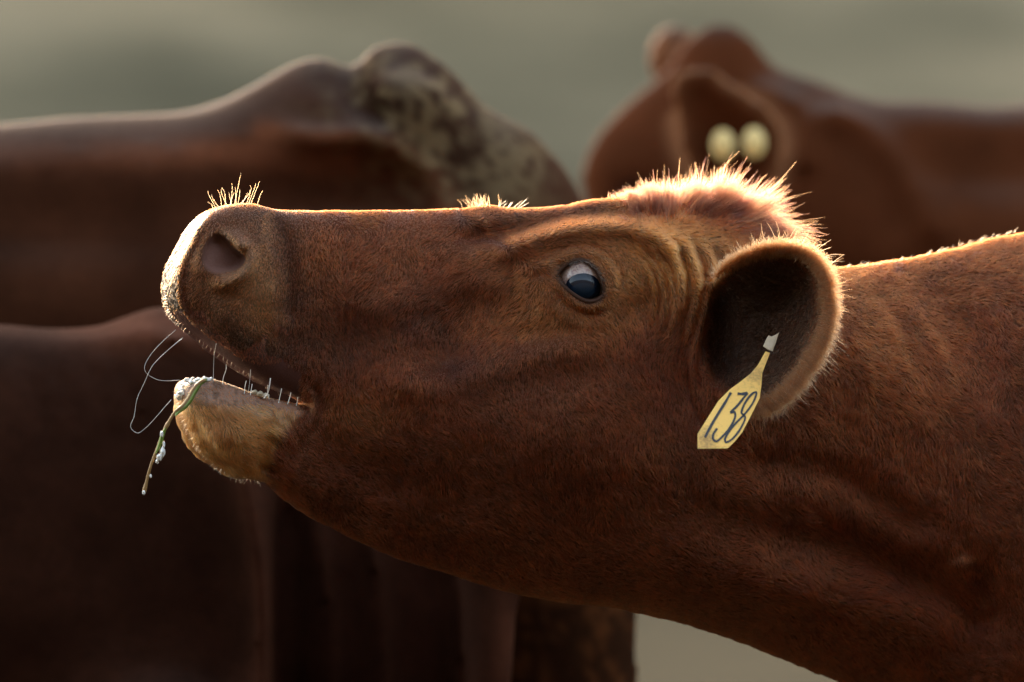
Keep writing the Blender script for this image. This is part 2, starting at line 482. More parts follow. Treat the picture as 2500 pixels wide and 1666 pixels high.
# ---- the cow with the muddy rump, facing left behind the raised head
polyB = [(-2700, 640), (-2450, 380), (-2000, 290), (-1300, 300), (-700, 318), (-300, 325), (0, 312), (150, 298), (300, 292), (450, 283), (560, 248), (650, 198), (720, 160),
         (780, 145), (820, 155), (850, 186), (866, 176), (892, 138), (930, 114), (985, 106), (1040, 130), (1110, 185), (1170, 255), (1215, 288),
         (1290, 322), (1350, 382), (1400, 445), (1445, 560), (1465, 760), (1450, 1000), (1400, 1250), (1250, 1400), (800, 1460), (0, 1500),
         (-900, 1500), (-1700, 1450), (-2300, 1350), (-2650, 1000)]
def featB(U, V):
    f = ridge(U, V, [(640, 300), (760, 335), (900, 330), (1000, 385), (1070, 450), (1110, 540), (1120, 640)], 26, 0.012)
    f -= gauss(U, V, 850, 480, 260, 90) * 0.035
    f -= gauss(U, V, 200, 560, 500, 120) * 0.02
    f -= ridge(U, V, [(800, 180), (850, 180), (880, 240), (960, 300)], 28, 0.03)
    f += gauss(U, V, 1000, 230, 130, 90) * 0.02
    f += gauss(U, V, 1260, 520, 110, 180) * 0.015
    return f
def colB(U, V, P, N):
    n = vnoise(U, V, 170, 11) * 0.5 + vnoise(U, V, 60, 12) * 0.3
    c = BROWN[None] * np.array([0.82, 0.84, 0.90]) * (1.0 + 0.45 * n)[:, None]
    c = c * (1 + 1.3 * gauss(U, V, 300, 370, 460, 40) + 1.5 * gauss(U, V, 780, 400, 240, 36, 0.1) + 1.8 * np.exp(-(line_dist(spline([(640, 320), (900, 345), (1000, 395), (1070, 460), (1115, 560)], 4), U, V)[0] / 30) ** 2))[:, None]  # back band and haunch ridge lightened: their lit look is painted in
    mud = np.clip(gauss(U, V, 1010, 270, 190, 150, 0.6) + gauss(U, V, 1200, 400, 140, 130, 0.8), 0, 1)
    pt = vnoise(U + V * 0.4, V - U * 0.5, 27, 13) + 0.9 * vnoise(U, V, 12, 14) + 0.4 * vnoise(U, V, 60, 18)
    mk = 0.62 * np.clip(mud * 1.4, 0, 1) * sstep(-0.6, 0.6, pt + 0.35 * mud - 0.25)
    tan = np.array([0.27, 0.19, 0.10]); dark = np.array([0.03, 0.02, 0.013])
    c = c * (1 - 0.6 * mud[:, None]) + dark * 0.6 * mud[:, None]
    c = c * (1 - mk[:, None]) + tan * mk[:, None]
    leg = sstep(1330, 1420, V) * sstep(1200, 1300, U)
    lm = sstep(-0.2, 0.5, vnoise(U, V * 0.5, 22, 15) + 0.5 * vnoise(U, V, 9, 16))
    lc = np.array([0.052, 0.021, 0.010]) * (1 - lm[:, None]) + np.array([0.15, 0.055, 0.020]) * lm[:, None]
    c = c * (1 - leg[:, None]) + lc * leg[:, None]
    gr = sstep(0.3, 0.9, vnoise(U, V * 3, 60, 17)) * gauss(U, V, 200, 350, 420, 40)
    return c * (1 - 0.5 * gr[:, None]) + np.array([0.16, 0.12, 0.1]) * 0.5 * gr[:, None]
def primB(d, x, y, z, ux, vz):
    d = smin(d, ellipsoid(x, y, z, (ux(-2850), 0, 1.2), (0.24, 0.11, 0.15)), 0.08)
    for sy, xs_ in ((-1, 1452), (1, 1330)):
        xx = ux(xs_) - (0.0 if sy < 0 else 0.0)
        c = capsule(x, y, z, (xx - 0.05, sy * 0.13, 0.98), (xx - 0.006, sy * 0.15, 0.62), 0.105, 0.034)
        c = smin(c, capsule(x, y, z, (xx - 0.006, sy * 0.15, 0.62), (xx - 0.03, sy * 0.15, 0.05), 0.034, 0.034), 0.03)
        c = smin(c, capsule(x, y, z, (xx - 0.03, sy * 0.15, 0.06), (xx - 0.04, sy * 0.15, 0.0), 0.04, 0.055), 0.02)
        d = smin(d, c, 0.04)
        c = capsule(x, y, z, (ux(-2200), sy * 0.14, 0.9), (ux(-2200), sy * 0.14, 0.03), 0.08, 0.045)
        d = smin(d, c, 0.05)
    return d
cowB = far_cow('cow', 'red brown cow with a muddy rump, its back behind the raised nose', 0.80, polyB,
               [(-2700, 0.12), (-1800, 0.2), (-600, 0.21), (500, 0.2), (900, 0.18), (1200, 0.16), (1470, 0.11)],
               prims=primB, feats=featB, color=colB, dv=-10)

# ---- the dark cow whose neck and chest hang below the chin
polyC = [(-2700, 1000), (-2500, 780), (-1800, 740), (-900, 770), (-300, 790), (0, 786), (110, 796), (240, 790), (310, 764), (385, 742), (460, 740), (600, 760), (800, 810),
         (1000, 880), (1130, 980), (1210, 1110), (1250, 1280), (1264, 1450), (1256, 1620), (1230, 1780), (1150, 1920), (900, 2040), (400, 2130),
         (-600, 2150), (-1700, 2100), (-2400, 1900), (-2700, 1500)]
def featC(U, V):
    f = ridge(U, V, [(585, 1130), (620, 1290), (648, 1430), (655, 1600), (650, 1760)], 60, 0.045, False) * sstep(672, 640, U)
    f -= ridge(U, V, [(700, 1180), (700, 1400), (705, 1800)], 36, 0.02)
    for uu, a in ((800, .012), (925, .016), (1120, .020)):
        f += ridge(U, V, [(uu - 60, 1200), (uu - 10, 1400), (uu + 15, 1800)], 22, a)
    for uu in (60, 130, 210, 290):
        f -= ridge(U, V, [(uu - 60, 820), (uu - 10, 900), (uu + 40, 1010), (uu + 60, 1150)], 12, 0.007)
    f += ridge(U, V, [(0, 800), (150, 822), (260, 812), (380, 815), (480, 850)], 17, 0.012)
    f += ridge(U, V, [(560, 1545), (600, 1555), (640, 1570)], 8, 0.008)
    f -= gauss(U, V, 300, 1350, 330, 300) * 0.02
    return f
def colC(U, V, P, N):
    n = vnoise(U, V, 120, 21) * 0.5 + vnoise(U, V, 40, 22) * 0.3
    c = BROWN[None] * np.array([0.48, 0.52, 0.66]) * (1 + 0.4 * n)[:, None]
    return c * (1 + 2.6 * gauss(U, V, 400, 790, 330, 55) + 0.8 * gauss(U, V, 0, 790, 200, 30) + 0.9 * np.exp(-(line_dist(spline([(585, 1150), (625, 1300), (640, 1450), (640, 1700)], 4), U, V)[0] / 30) ** 2) + 1.2 * gauss(U, V, 1235, 1560, 34, 160))[:, None]  # top edge, leg fold and chest edge lightened: rim light painted in
cowC = far_cow('cow', 'dark brown cow whose folded neck and chest hang below the open mouth', 0.43, polyC,
               [(-2700, 0.1), (-1800, 0.16), (-600, 0.16), (300, 0.16), (700, 0.13), (1270, 0.08)],
               prims=lambda d, x, y, z, ux, vz: legs(smin(d, ellipsoid(x, y, z, (ux(1320), 0.05, 0.99), (0.16, 0.075, 0.085)), 0.04), x, y, z, ux(420), ux(-2200), 0.75),
               feats=featC, color=colC, rim_pale=0.12, dv=4)

# ---- the cow with two round tags, head in profile at the upper right
polyD = [(1425, 530), (1416, 460), (1430, 395), (1475, 325), (1530, 268), (1590, 220), (1630, 180), (1665, 120), (1715, 82), (1770, 72), (1825, 92), (1862, 140),
         (1890, 178), (1950, 198), (2010, 216), (2070, 244), (2150, 262), (2250, 262), (2330, 268), (2420, 276), (2520, 268), (2800, 250), (3400, 260),
         (4200, 280), (5000, 330), (5300, 480), (5350, 900), (5200, 1350), (4400, 1480), (3300, 1480), (2700, 1420), (2300, 1250), (2000, 1060), (1750, 900), (1450, 860), (1250, 900), (1170, 860),
         (1200, 760), (1330, 640)]
earD = spline([(1640, 196), (1662, 176), (1727, 168), (1790, 210), (1885, 276), (1912, 340), (1900, 420), (1845, 485), (1765, 500), (1700, 450), (1664, 370), (1646, 280)], 5, True)
def featD(U, V):
    f = ridge(U, V, [(2000, 225), (2130, 320), (2230, 450), (2310, 620)], 40, 0.015)
    f -= ridge(U, V, [(2080, 280), (2170, 420), (2200, 600)], 40, 0.008)
    f += ridge(U, V, [(1990, 250), (1975, 330), (1970, 420)], 30, 0.016)
    f += ridge(U, V, [(1850, 175), (1920, 225), (1985, 250)], 30, 0.012)
    f -= gauss(U, V, 1560, 470, 70, 40) * 0.012
    f -= gauss(U, V, 2450, 400, 250, 110) * 0.02
    return f
def primD(d, x, y, z, ux, vz):
    # cupped ear, open towards the lens
    g = Grid(1560, 2000, 100, 560, 8.0); sde = poly_sd(earD, g.X, g.Y) * S * (D + 1.5) / D
    U = 1250 + (x / S) * D / (D + 1.5 - 0.16) + 0 * z; V = 833 - (z - ZC) / S * D / (D + 1.5 - 0.16) + 0 * x
    sd = g.look(sde, U, V); yp = -0.186 + 0.12 * (U - 1780) * S + 0.25 * (V - 330) * S
    B = 0.016 * (1 - np.exp(-np.maximum(sd, 0) / 0.03))
    e_ = np.maximum(np.abs(y - yp - B) - 0.0105, -sd) * 0.6
    d = smin(d, e_, 0.02)
    # far ear seen past the forehead
    d = smin(d, ellipsoid(x, y, z, (ux(1652), 0.10, vz(150)), (0.026, 0.05, 0.034)), 0.008)
    d = smin(d, ellipsoid(x, y, z, (ux(4000), 0, 0.95), (0.75, 0.3, 0.36)), 0.08)
    return legs(d, x, y, z, ux(3000), ux(5000), 0.8)
def colD(U, V, P, N):
    n = vnoise(U, V, 140, 31) * 0.4 + vnoise(U, V, 50, 32) * 0.2
    c = BROWN[None] * np.array([1.42, 1.30, 1.15]) * (1 + 0.4 * n)[:, None]
    sd = poly_sd(earD, U, V); near = (P[:, 1] < -0.05)
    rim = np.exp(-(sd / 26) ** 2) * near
    c = c * (1 - rim[:, None]) + np.array([0.34, 0.15, 0.07]) * rim[:, None]  # near ear edge lightened: rim light put into the colour
    fe = gauss(U, V, 1640, 145, 45, 60) * (P[:, 1] > 0.03)
    c = c * (1 - fe[:, None]) + np.array([0.33, 0.15, 0.075]) * fe[:, None]  # backlit glow of the far ear painted as colour
    ey = gauss(U, V, 1560, 465, 55, 26)
    return c * (1 - 0.85 * ey[:, None]) + np.array([0.008, 0.009, 0.012]) * 0.85 * ey[:, None]
cowD = far_cow('cow', 'red brown cow seen past the poll tuft with two round tags in its ear', 1.5, polyD,
               [(1170, 0.06), (1420, 0.10), (1700, 0.13), (2000, 0.13), (2500, 0.18), (3300, 0.28), (5350, 0.22)],
               e=0.72, prims=primD, feats=featD, color=colD, rim_pale=0.7, dv=-18)

# ------------------------------------------------------------------ the near cow with the raised head
TH = math.radians(11); CT, ST = math.cos(TH), math.sin(TH); PX = 0.05
def pic2loc(u, v, yl=0.0):
    u = np.asarray(u, float); v = np.asarray(v, float); k = (u - 1250) * S
    xl = (k * (1 + CT * yl / D) - PX + ST * yl) / (CT - k * ST / D)
    Y = ST * xl + CT * yl
    return xl, ZC + (833 - v) * S * (1 + Y / D)
def loc2pic(x, y, z):
    X = PX + CT * x - ST * y; f = D / (D + ST * x + CT * y)
    return 1250 + X / S * f, 833 - (z - ZC) / S * f
def loc2world(p):
    p = np.asarray(p, float)
    return np.stack([PX + CT * p[..., 0] - ST * p[..., 1], ST * p[..., 0] + CT * p[..., 1], p[..., 2]], -1)

headline = [  # mid-plane outline, clockwise from the nose tip
    (524, 510), (555, 503), (606, 499), (640, 506), (670, 513), (734, 516), (900, 516), (1060, 513), (1150, 508), (1190, 502), (1235, 509), (1320, 508),
    (1385, 502), (1425, 493), (1490, 485), (1530, 482), (1575, 488), (1620, 496), (1700, 499), (1790, 510), (1850, 540), (1910, 582), (1960, 620), (2010, 652),
    (2080, 652), (2130, 646), (2230, 630), (2340, 606), (2420, 584), (2500, 570), (2640, 520), (2850, 450), (3200, 400), (3600, 420), (3900, 520),
    (3950, 900), (3900, 1500), (3700, 2000), (3300, 2230), (2900, 2180), (2600, 1970), (2300, 1790), (2060, 1668), (1980, 1636), (1900, 1602), (1800, 1563), (1700, 1530), (1600, 1503), (1500, 1483),
    (1400, 1472), (1265, 1449), (1180, 1426), (1088, 1396), (952, 1354), (816, 1290), (748, 1255), (690, 1208), (645, 1172), (605, 1164), (568, 1160), (537, 1140),
    (500, 1108), (472, 1070), (450, 1025), (438, 985), (436, 955), (446, 934), (470, 926), (510, 928), (560, 944), (620, 964), (680, 980), (715, 988),
    (736, 992), (744, 984), (728, 970), (690, 957), (644, 938), (596, 905), (553, 873), (516, 850), (478, 817), (446, 793), (422, 770), (408, 740), (406, 712), (411, 682),
    (424, 648), (446, 606), (472, 556), (496, 526)]
hp = spline(headline, 4, True)
hx, hz = pic2loc(hp[:, 0], hp[:, 1])
inf = Inflate(np.stack([hx, hz], 1), 0.0015, 0.045, 0.004)
DT_u = np.array([380, 460, 560, 680, 820, 1000, 1200, 1400, 1600, 1800, 2000, 2250, 2500, 3000, 4000], float)
DT_w = np.array([56, 57, 58, 52, 50, 58, 72, 88, 94, 95, 98, 112, 130, 190, 220], float) / 1000
E_w = np.array([.16, .17, .20, .30, .48, .58, .55, .50, .48, .54, .60, .62, .62, .56, .50])
DT_x = pic2loc(DT_u, np.full(len(DT_u), 833.0))[0]

# relief of the near side, in millimetres, over the side view
fg = Grid(300, 2760, 380, 1760, 3.0)
relief = np.zeros(fg.X.shape)
def win(pts, pad):
    p = np.asarray(pts, float)
    i0 = max(0, int((p[:, 0].min() - pad - fg.x0) / fg.h)); i1 = min(fg.nx, int((p[:, 0].max() + pad - fg.x0) / fg.h) + 2)
    j0 = max(0, int((p[:, 1].min() - pad - fg.y0) / fg.h)); j1 = min(fg.ny, int((p[:, 1].max() + pad - fg.y0) / fg.h) + 2)
    return slice(i0, i1), slice(j0, j1)
def R(pts, w, amp, taper=True):
    s = win(pts, 3 * w); relief[s] += ridge(fg.X[s], fg.Y[s], pts, w, amp, taper)
def Bl(u, v, ru, rv, amp, ang=0.0):
    s = win([(u, v)], 3 * max(ru, rv)); relief[s] += amp * gauss(fg.X[s], fg.Y[s], u, v, ru, rv, ang)
# large forms
Bl(1330, 1060, 290, 180, 15, 0.15); Bl(1000, 1010, 190, 110, 5); Bl(1150, 760, 120, 90, -9); Bl(1085, 870, 55, 70, -9, 0.4)
Bl(820, 830, 90, 70, -6); Bl(760, 720, 60, 110, -4)
Bl(1420, 690, 135, 105, 10); Bl(1640, 930, 90, 150, -10); Bl(1690, 760, 70, 130, 4)
Bl(1565, 750, 55, 60, -8); Bl(600, 690, 95, 150, 5); Bl(610, 860, 110, 60, 4, 0.6)
Bl(560, 1060, 110, 70, 4); Bl(900, 1150, 170, 55, -6, 0.4); Bl(2000, 1330, 260, 60, -9, 0.3); Bl(2250, 1420, 200, 60, -12, 0.45)
Bl(1900, 1430, 260, 80, 9, 0.25); Bl(2400, 1480, 60, 110, -14); Bl(2120, 900, 180, 130, 7, 0.6); Bl(2330, 800, 70, 200, -5, -0.5)
R([(1180, 630), (1260, 598), (1340, 566), (1440, 550), (1540, 556), (1620, 590), (1680, 640)], 30, 8)
R([(1090, 585), (1200, 574), (1290, 552), (1380, 530), (1480, 518), (1570, 528)], 22, -9)
R([(860, 760), (1000, 735), (1120, 700), (1260, 690)], 45, 4)
R([(900, 920), (1050, 930), (1200, 900), (1330, 860), (1500, 850)], 46, 6)
R([(1240, 830), (1330, 815), (1430, 815)], 26, -3)
# nostril wing and the fold behind it
R([(645, 515), (685, 575), (700, 650), (705, 730), (690, 800)], 26, -6)
R([(700, 800), (640, 850), (600, 840)], 40, -2)
R([(516, 532), (490, 555), (464, 604), (444, 643), (436, 682), (436, 720), (446, 757), (468, 785), (506, 816), (545, 845)], 9, 3.6)
R([(548, 562), (590, 590), (612, 628), (600, 665), (560, 690), (510, 690)], 17, 3.5)
R([(530, 565), (500, 600), (484, 640), (500, 680)], 15, 1.5)
nost = spline([(528, 572), (547, 579), (573, 607), (600, 632), (584, 654), (558, 664), (517, 664), (496, 642), (500, 604), (515, 580)], 5, True)
s = win(nost, 30); sdn = poly_sd(nost, fg.X[s], fg.Y[s])
relief[s] -= sstep(-4, 12, sdn) * (3 + 26 * sstep(505, 625, fg.X[s] + 0.4 * (640 - fg.Y[s])))
Bl(585, 600, 14, 12, 2.5); Bl(600, 612, 9, 12, -2)
# mouth corner and chin
R([(742, 940), (768, 975), (762, 1020), (735, 1045)], 10, 2.2); R([(752, 930), (785, 980), (775, 1035), (740, 1068)], 9, -1.6)
R([(690, 1020), (725, 1030), (755, 1015)], 10, -2.2); R([(640, 1030), (700, 1045), (730, 1042)], 14, -2.5)
R([(670, 1060), (655, 1110), (645, 1160)], 22, -6); R([(750, 1070), (690, 1120), (660, 1165)], 26, -3)
R([(470, 1010), (490, 1060), (530, 1115), (575, 1150)], 9, -1.8); R([(484, 1000), (510, 1055), (545, 1100), (590, 1140)], 12, 1.2)
R([(450, 935), (520, 940), (600, 968), (680, 985), (730, 995)], 9, 1.6)
R([(770, 1200), (950, 1290), (1150, 1350), (1350, 1385)], 45, -3)
# eye: rim folds
R([(1290, 640), (1340, 640), (1385, 622), (1430, 613), (1475, 632), (1500, 680), (1496, 735)], 9, 2.2)
R([(1310, 622), (1375, 606), (1432, 598), (1482, 617), (1516, 668), (1520, 720)], 6, -1.8)
R([(1360, 680), (1378, 712), (1410, 742), (1445, 750), (1480, 735)], 8, 2.0)
R([(1350, 700), (1375, 735), (1412, 762), (1450, 768), (1490, 750)], 6, -1.6)
R([(1345, 740), (1380, 775), (1425, 790), (1480, 785)], 7, 1.0)
R([(1288, 660), (1320, 648), (1350, 655)], 9, 2.0); R([(1290, 678), (1330, 672), (1352, 680)], 6, -1.8)
for q in range(7):   # wrinkles fanning behind the eye
    o = q * 17
    R([(1530 + o * 0.7, 610 - q * 4), (1580 + o * 0.75, 660 + q * 2), (1600 + o * 0.7, 725 + q * 8), (1585 + o * 0.6, 800 + q * 12)], 6.5, (-2.6 if q % 2 else 1.8))
for q in range(6):   # long folds from brow to the ear root
    o = q * 26
    R([(1600 + o, 560 + q * 5), (1650 + o * 0.9, 640 + q * 8), (1660 + o * 0.6, 760), (1640 + o * 0.5, 880), (1660 + o * 0.4, 1000)], 9, (-3.4 if q % 2 else 2.2))
R([(1700, 700), (1668, 800), (1672, 920), (1700, 1010), (1740, 1060)], 12, -4)
for q in range(8):   # fine creases before the eye
    o = q * 11
    R([(1170 - o * 0.3, 640 + q * 2), (1120 - o * 0.4, 680 + o * 0.3), (1085 + o * 0.2, 745), (1075 + o, 830), (1100 + o, 880)], 3.6, (-1.5 if q % 2 else 1.0))
for q in range(6):
    R([(815 + q * 11, 730 - q * 3), (812 + q * 11, 790), (806 + q * 12, 860)], 3.4, (-1.1 if q % 2 else 0.8))
R([(1160, 515), (1185, 560), (1195, 600)], 8, 1.4); R([(1205, 515), (1215, 560)], 7, -1.4)
# neck folds
for (u0, v0, u1, v1, a) in ((2130, 700, 2230, 900, -1.6), (2200, 720, 2330, 960, 1.6), (2330, 760, 2430, 960, -1.8), (2060, 800, 2130, 950, 1.2), (2380, 720, 2470, 900, 1.3)):
    R([(u0, v0), ((u0 + u1) / 2 + 10, (v0 + v1) / 2 - 15), (u1, v1)], 16, a)
R([(1770, 1150), (1900, 1130), (2060, 1170), (2200, 1260), (2330, 1290)], 40, -5)
R([(1700, 1160), (1800, 1220), (2000, 1290)], 50, 3); R([(2340, 1350), (2360, 1430), (2420, 1500)], 26, 6)
relief += 0.6 * vnoise(fg.X, fg.Y, 60, 5) + 0.28 * vnoise(fg.X, fg.Y, 24, 6)
# eye opening
lens = spline([(1364, 668), (1378, 652), (1398, 642), (1424, 642), (1450, 660), (1466, 690), (1470, 716), (1456, 728), (1432, 731), (1404, 716), (1382, 696)], 5, True)
s = win(lens, 30); sdl = poly_sd(lens, fg.X[s], fg.Y[s])
relief[s] -= sstep(-3, 5, sdl) * 13
relief = (blur(relief, 1) / 1000).astype(np.float32)

earA = spline([(1752, 680), (1796, 644), (1852, 622), (1910, 614), (1960, 626), (1996, 660), (2014, 708), (2016, 764), (2002, 822), (1974, 878), (1938, 930),
               (1900, 968), (1862, 990), (1820, 988), (1774, 968), (1734, 936), (1710, 890), (1702, 836), (1710, 774), (1724, 722)], 4, True)
eg = Grid(1600, 2130, 520, 1100, 4.0); ear_sd = (poly_sd(earA, eg.X, eg.Y) * S).astype(np.float32)
def ear_plane(U, V): return -0.124 - 0.62 * (U - 1860) * S - 0.012 * sstep(700, 1000, V) + 0.045 * sstep(1820, 1705, U) * sstep(640, 720, V)

def build_near():
    xs = axis((-0.335, -0.13, 0.0017), (-0.13, -0.05, 0.002), (-0.05, 0.02, 0.0012), (0.02, 0.19, 0.0019), (0.19, 0.42, 0.0026), (0.42, 2.0, 0.016))
    zs = axis((-0.01, 0.70, 0.016), (0.70, 0.84, 0.004), (0.84, 1.11, 0.0021), (1.11, 1.17, 0.0012), (1.17, 1.225, 0.0018), (1.225, 1.36, 0.01))
    ys = axis((-0.31, -0.175, 0.009), (-0.175, 0.06, 0.0021), (0.06, 0.31, 0.006))
    X2, Z2 = np.meshgrid(xs, zs, indexing='ij')
    r = inf.g.look(inf.r, X2, Z2).astype(np.float32); gr = inf.g.look(inf.gr, X2, Z2).astype(np.float32)
    g = inf.g
    r = np.where((X2 > g.x0 + g.h * (g.nx - 3)) | (Z2 < g.y0 + 0.01) | (Z2 > g.y0 + g.h * (g.ny - 3)), -1, r)
    d = np.empty((len(xs), len(ys), len(zs)), np.float32)
    y = ys[None, :, None].astype(np.float32); z = zs[None, None, :].astype(np.float32); ay = np.abs(y)
    for a in range(0, len(xs), 24):
        b = min(a + 24, len(xs)); x = xs[a:b, None, None].astype(np.float32)
        Dt = np.interp(x, DT_x, DT_w).astype(np.float32); e = np.interp(x, DT_x, E_w).astype(np.float32)
        rr = r[a:b, None, :]; q = ay / Dt
        dd = -(rr - q ** (1 / e)) / (np.sqrt(gr[a:b, None, :] ** 2 + ((1 / e) * np.maximum(q, 0.03) ** (1 / e - 1) / Dt) ** 2) + 0.8)
        if xs[a] < 0.45:
            U, V = loc2pic(x, -ay, z)
            f = fg.look(relief, U, V) * sstep(0.12, 0.42, q)
            dd = dd - f
            if xs[b - 1] > 0.05:
                sd = eg.look(ear_sd, U, V); yp = ear_plane(U, V)
                B = 0.052 * (1 - np.exp(-np.maximum(sd, 0) / 0.02))
                en = np.maximum(np.abs(-ay - yp - B) - 0.0034, -sd - 0.001) * 0.55
                en = np.where((U < 1620) | (U > 2110) | (V < 540) | (V > 1080), 1, en)
                cav = np.minimum(sd - 0.003, (yp + B - 0.003) + ay) * 0.55
                cav = np.where((U < 1620) | (U > 2110) | (V < 540) | (V > 1080), -1, cav)
                dd = -smin(-dd, -cav, 0.006)
                dd = smin(dd, en, 0.008)
        if xs[b - 1] > 0.40:
            dd = smin(dd, ellipsoid(x, y, z, (1.2, 0, 0.90), (0.72, 0.27, 0.34)), 0.07)
            dd = legs(dd, x, y, z, 0.74, 1.72, 0.72)
        d[a:b] = dd
    P, Q = surface_nets(d, xs, ys, zs)
    return relax(P, Q, 1, 0.4), Q
PA, QA = build_near()
NA, AA = vnormals(PA, QA)
UA, VA = loc2pic(PA[:, 0], -np.abs(PA[:, 1]), PA[:, 2])

nose_side = np.array([(522, 528), (494, 553), (468, 604), (448, 643), (440, 682), (440, 720), (450, 757), (472, 785), (512, 816), (700, 900), (800, 700), (700, 480)], float)
# pigment of hide and bare skin, with some light and shade painted in
def pigment_and_light(U, V, P, N):
    n = vnoise(U, V, 130, 41) * 0.35 + vnoise(U, V, 45, 42) * 0.25 + vnoise(U, V, 16, 43) * 0.15
    c = BROWN[None] * np.array([1.0, 0.98, 0.95]) * (1 + 0.45 * n)[:, None]
    def mix(c, w, col): w = np.clip(w, 0, 1)[:, None]; return c * (1 - w) + np.array(col) * w
    c = c * (1 + 0.55 * gauss(U, V, 960, 590, 330, 110) + 0.45 * gauss(U, V, 2150, 900, 330, 260))[:, None]  # bridge and neck lightened: light from above painted into the coat
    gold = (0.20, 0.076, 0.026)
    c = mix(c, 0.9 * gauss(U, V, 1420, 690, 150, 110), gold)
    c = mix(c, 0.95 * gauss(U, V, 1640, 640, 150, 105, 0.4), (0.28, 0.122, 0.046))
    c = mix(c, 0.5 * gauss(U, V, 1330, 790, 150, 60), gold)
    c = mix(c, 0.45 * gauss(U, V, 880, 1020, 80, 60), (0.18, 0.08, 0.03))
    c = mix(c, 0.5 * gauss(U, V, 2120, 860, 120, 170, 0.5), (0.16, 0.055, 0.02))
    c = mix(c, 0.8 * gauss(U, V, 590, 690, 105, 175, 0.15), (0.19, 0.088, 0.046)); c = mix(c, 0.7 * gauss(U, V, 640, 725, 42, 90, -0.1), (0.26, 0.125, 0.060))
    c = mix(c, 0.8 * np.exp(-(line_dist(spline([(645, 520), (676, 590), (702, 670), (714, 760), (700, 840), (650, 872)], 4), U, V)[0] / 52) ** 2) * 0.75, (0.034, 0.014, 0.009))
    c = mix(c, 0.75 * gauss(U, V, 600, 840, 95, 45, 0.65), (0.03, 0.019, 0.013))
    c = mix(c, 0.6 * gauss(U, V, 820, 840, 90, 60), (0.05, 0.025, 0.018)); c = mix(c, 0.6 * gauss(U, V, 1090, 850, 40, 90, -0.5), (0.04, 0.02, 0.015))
    c = mix(c, sstep(8, 26, poly_sd(np.array([(400, 960), (460, 955), (560, 985), (640, 1010), (700, 1025), (672, 1090), (640, 1190), (400, 1190)], float), U, V) + 18), (0.31, 0.155, 0.078))
    lip = poly_sd(np.array([(400, 900), (560, 925), (730, 975), (745, 1010), (690, 1050), (600, 1010), (500, 985), (400, 960)], float), U, V)
    c = mix(c, sstep(-10, 16, lip), (0.50, 0.29, 0.215))
    sp = sstep(0.35, 0.6, vnoise(U, V, 9, 44) + 0.3 * vnoise(U, V, 30, 45))
    c = mix(c, 0.55 * sp * sstep(-4, 10, lip), (0.09, 0.06, 0.045))
    sdn = poly_sd(nost, U, V)
    c = mix(c, sstep(-6, 6, sdn), (0.24, 0.12, 0.095)); c = mix(c, 0.6 * np.exp(-((sdn + 10) / 10) ** 2) * (U > 540), (0.28, 0.15, 0.095))
    c = mix(c, 0.7 * np.exp(-(line_dist(spline([(1120, 540), (1230, 538), (1340, 522), (1450, 508)], 4), U, V)[0] / 20) ** 2), (0.040, 0.016, 0.009))  # shadow along the brow painted as a dark strip
    # bare front of the nose and the gum under the lip
    front = sstep(-0.35, -0.7, N[:, 0]) * (U < 640) * sstep(815, 770, V) * sstep(490, 520, V) * sstep(4, -8, poly_sd(nose_side, U, V))
    c = mix(c, front, (0.06, 0.04, 0.028))
    gum = (N[:, 2] < -0.2) & (U < 735) & (V > 760) & (V < 985) & (np.abs(P[:, 1]) < 0.046)
    c = mix(c, gum * 0.9, (0.13, 0.055, 0.048))
    sl = poly_sd(lens, U, V)
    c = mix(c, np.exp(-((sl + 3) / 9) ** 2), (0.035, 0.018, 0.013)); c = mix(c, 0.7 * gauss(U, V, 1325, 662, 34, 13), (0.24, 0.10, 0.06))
    es = eg.look(ear_sd, U, V) / S
    ear = (es > -2) & (P[:, 1] < 0) & (U > 1640)
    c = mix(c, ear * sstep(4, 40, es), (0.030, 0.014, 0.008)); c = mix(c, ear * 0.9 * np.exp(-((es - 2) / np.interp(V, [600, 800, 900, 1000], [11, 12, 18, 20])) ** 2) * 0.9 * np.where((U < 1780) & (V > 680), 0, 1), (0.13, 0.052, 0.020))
    wet = np.clip(0.22 * front + 0.8 * (lip > 4) * (V < 990) * (U < 520) + 0.7 * sstep(-2, 4, sl) + 0.15 * gum, 0, 1)
    return np.clip(c, 0.004, 0.9), wet, front
colA, wetA, pebA = pigment_and_light(UA, VA, PA, NA); colA = colA * 0.72

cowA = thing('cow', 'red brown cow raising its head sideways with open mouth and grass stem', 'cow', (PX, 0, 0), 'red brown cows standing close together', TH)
mesh_obj('body', PA, QA, M_skin, cowA, color=colA, floats={'wet': wetA, 'pebble': pebA})

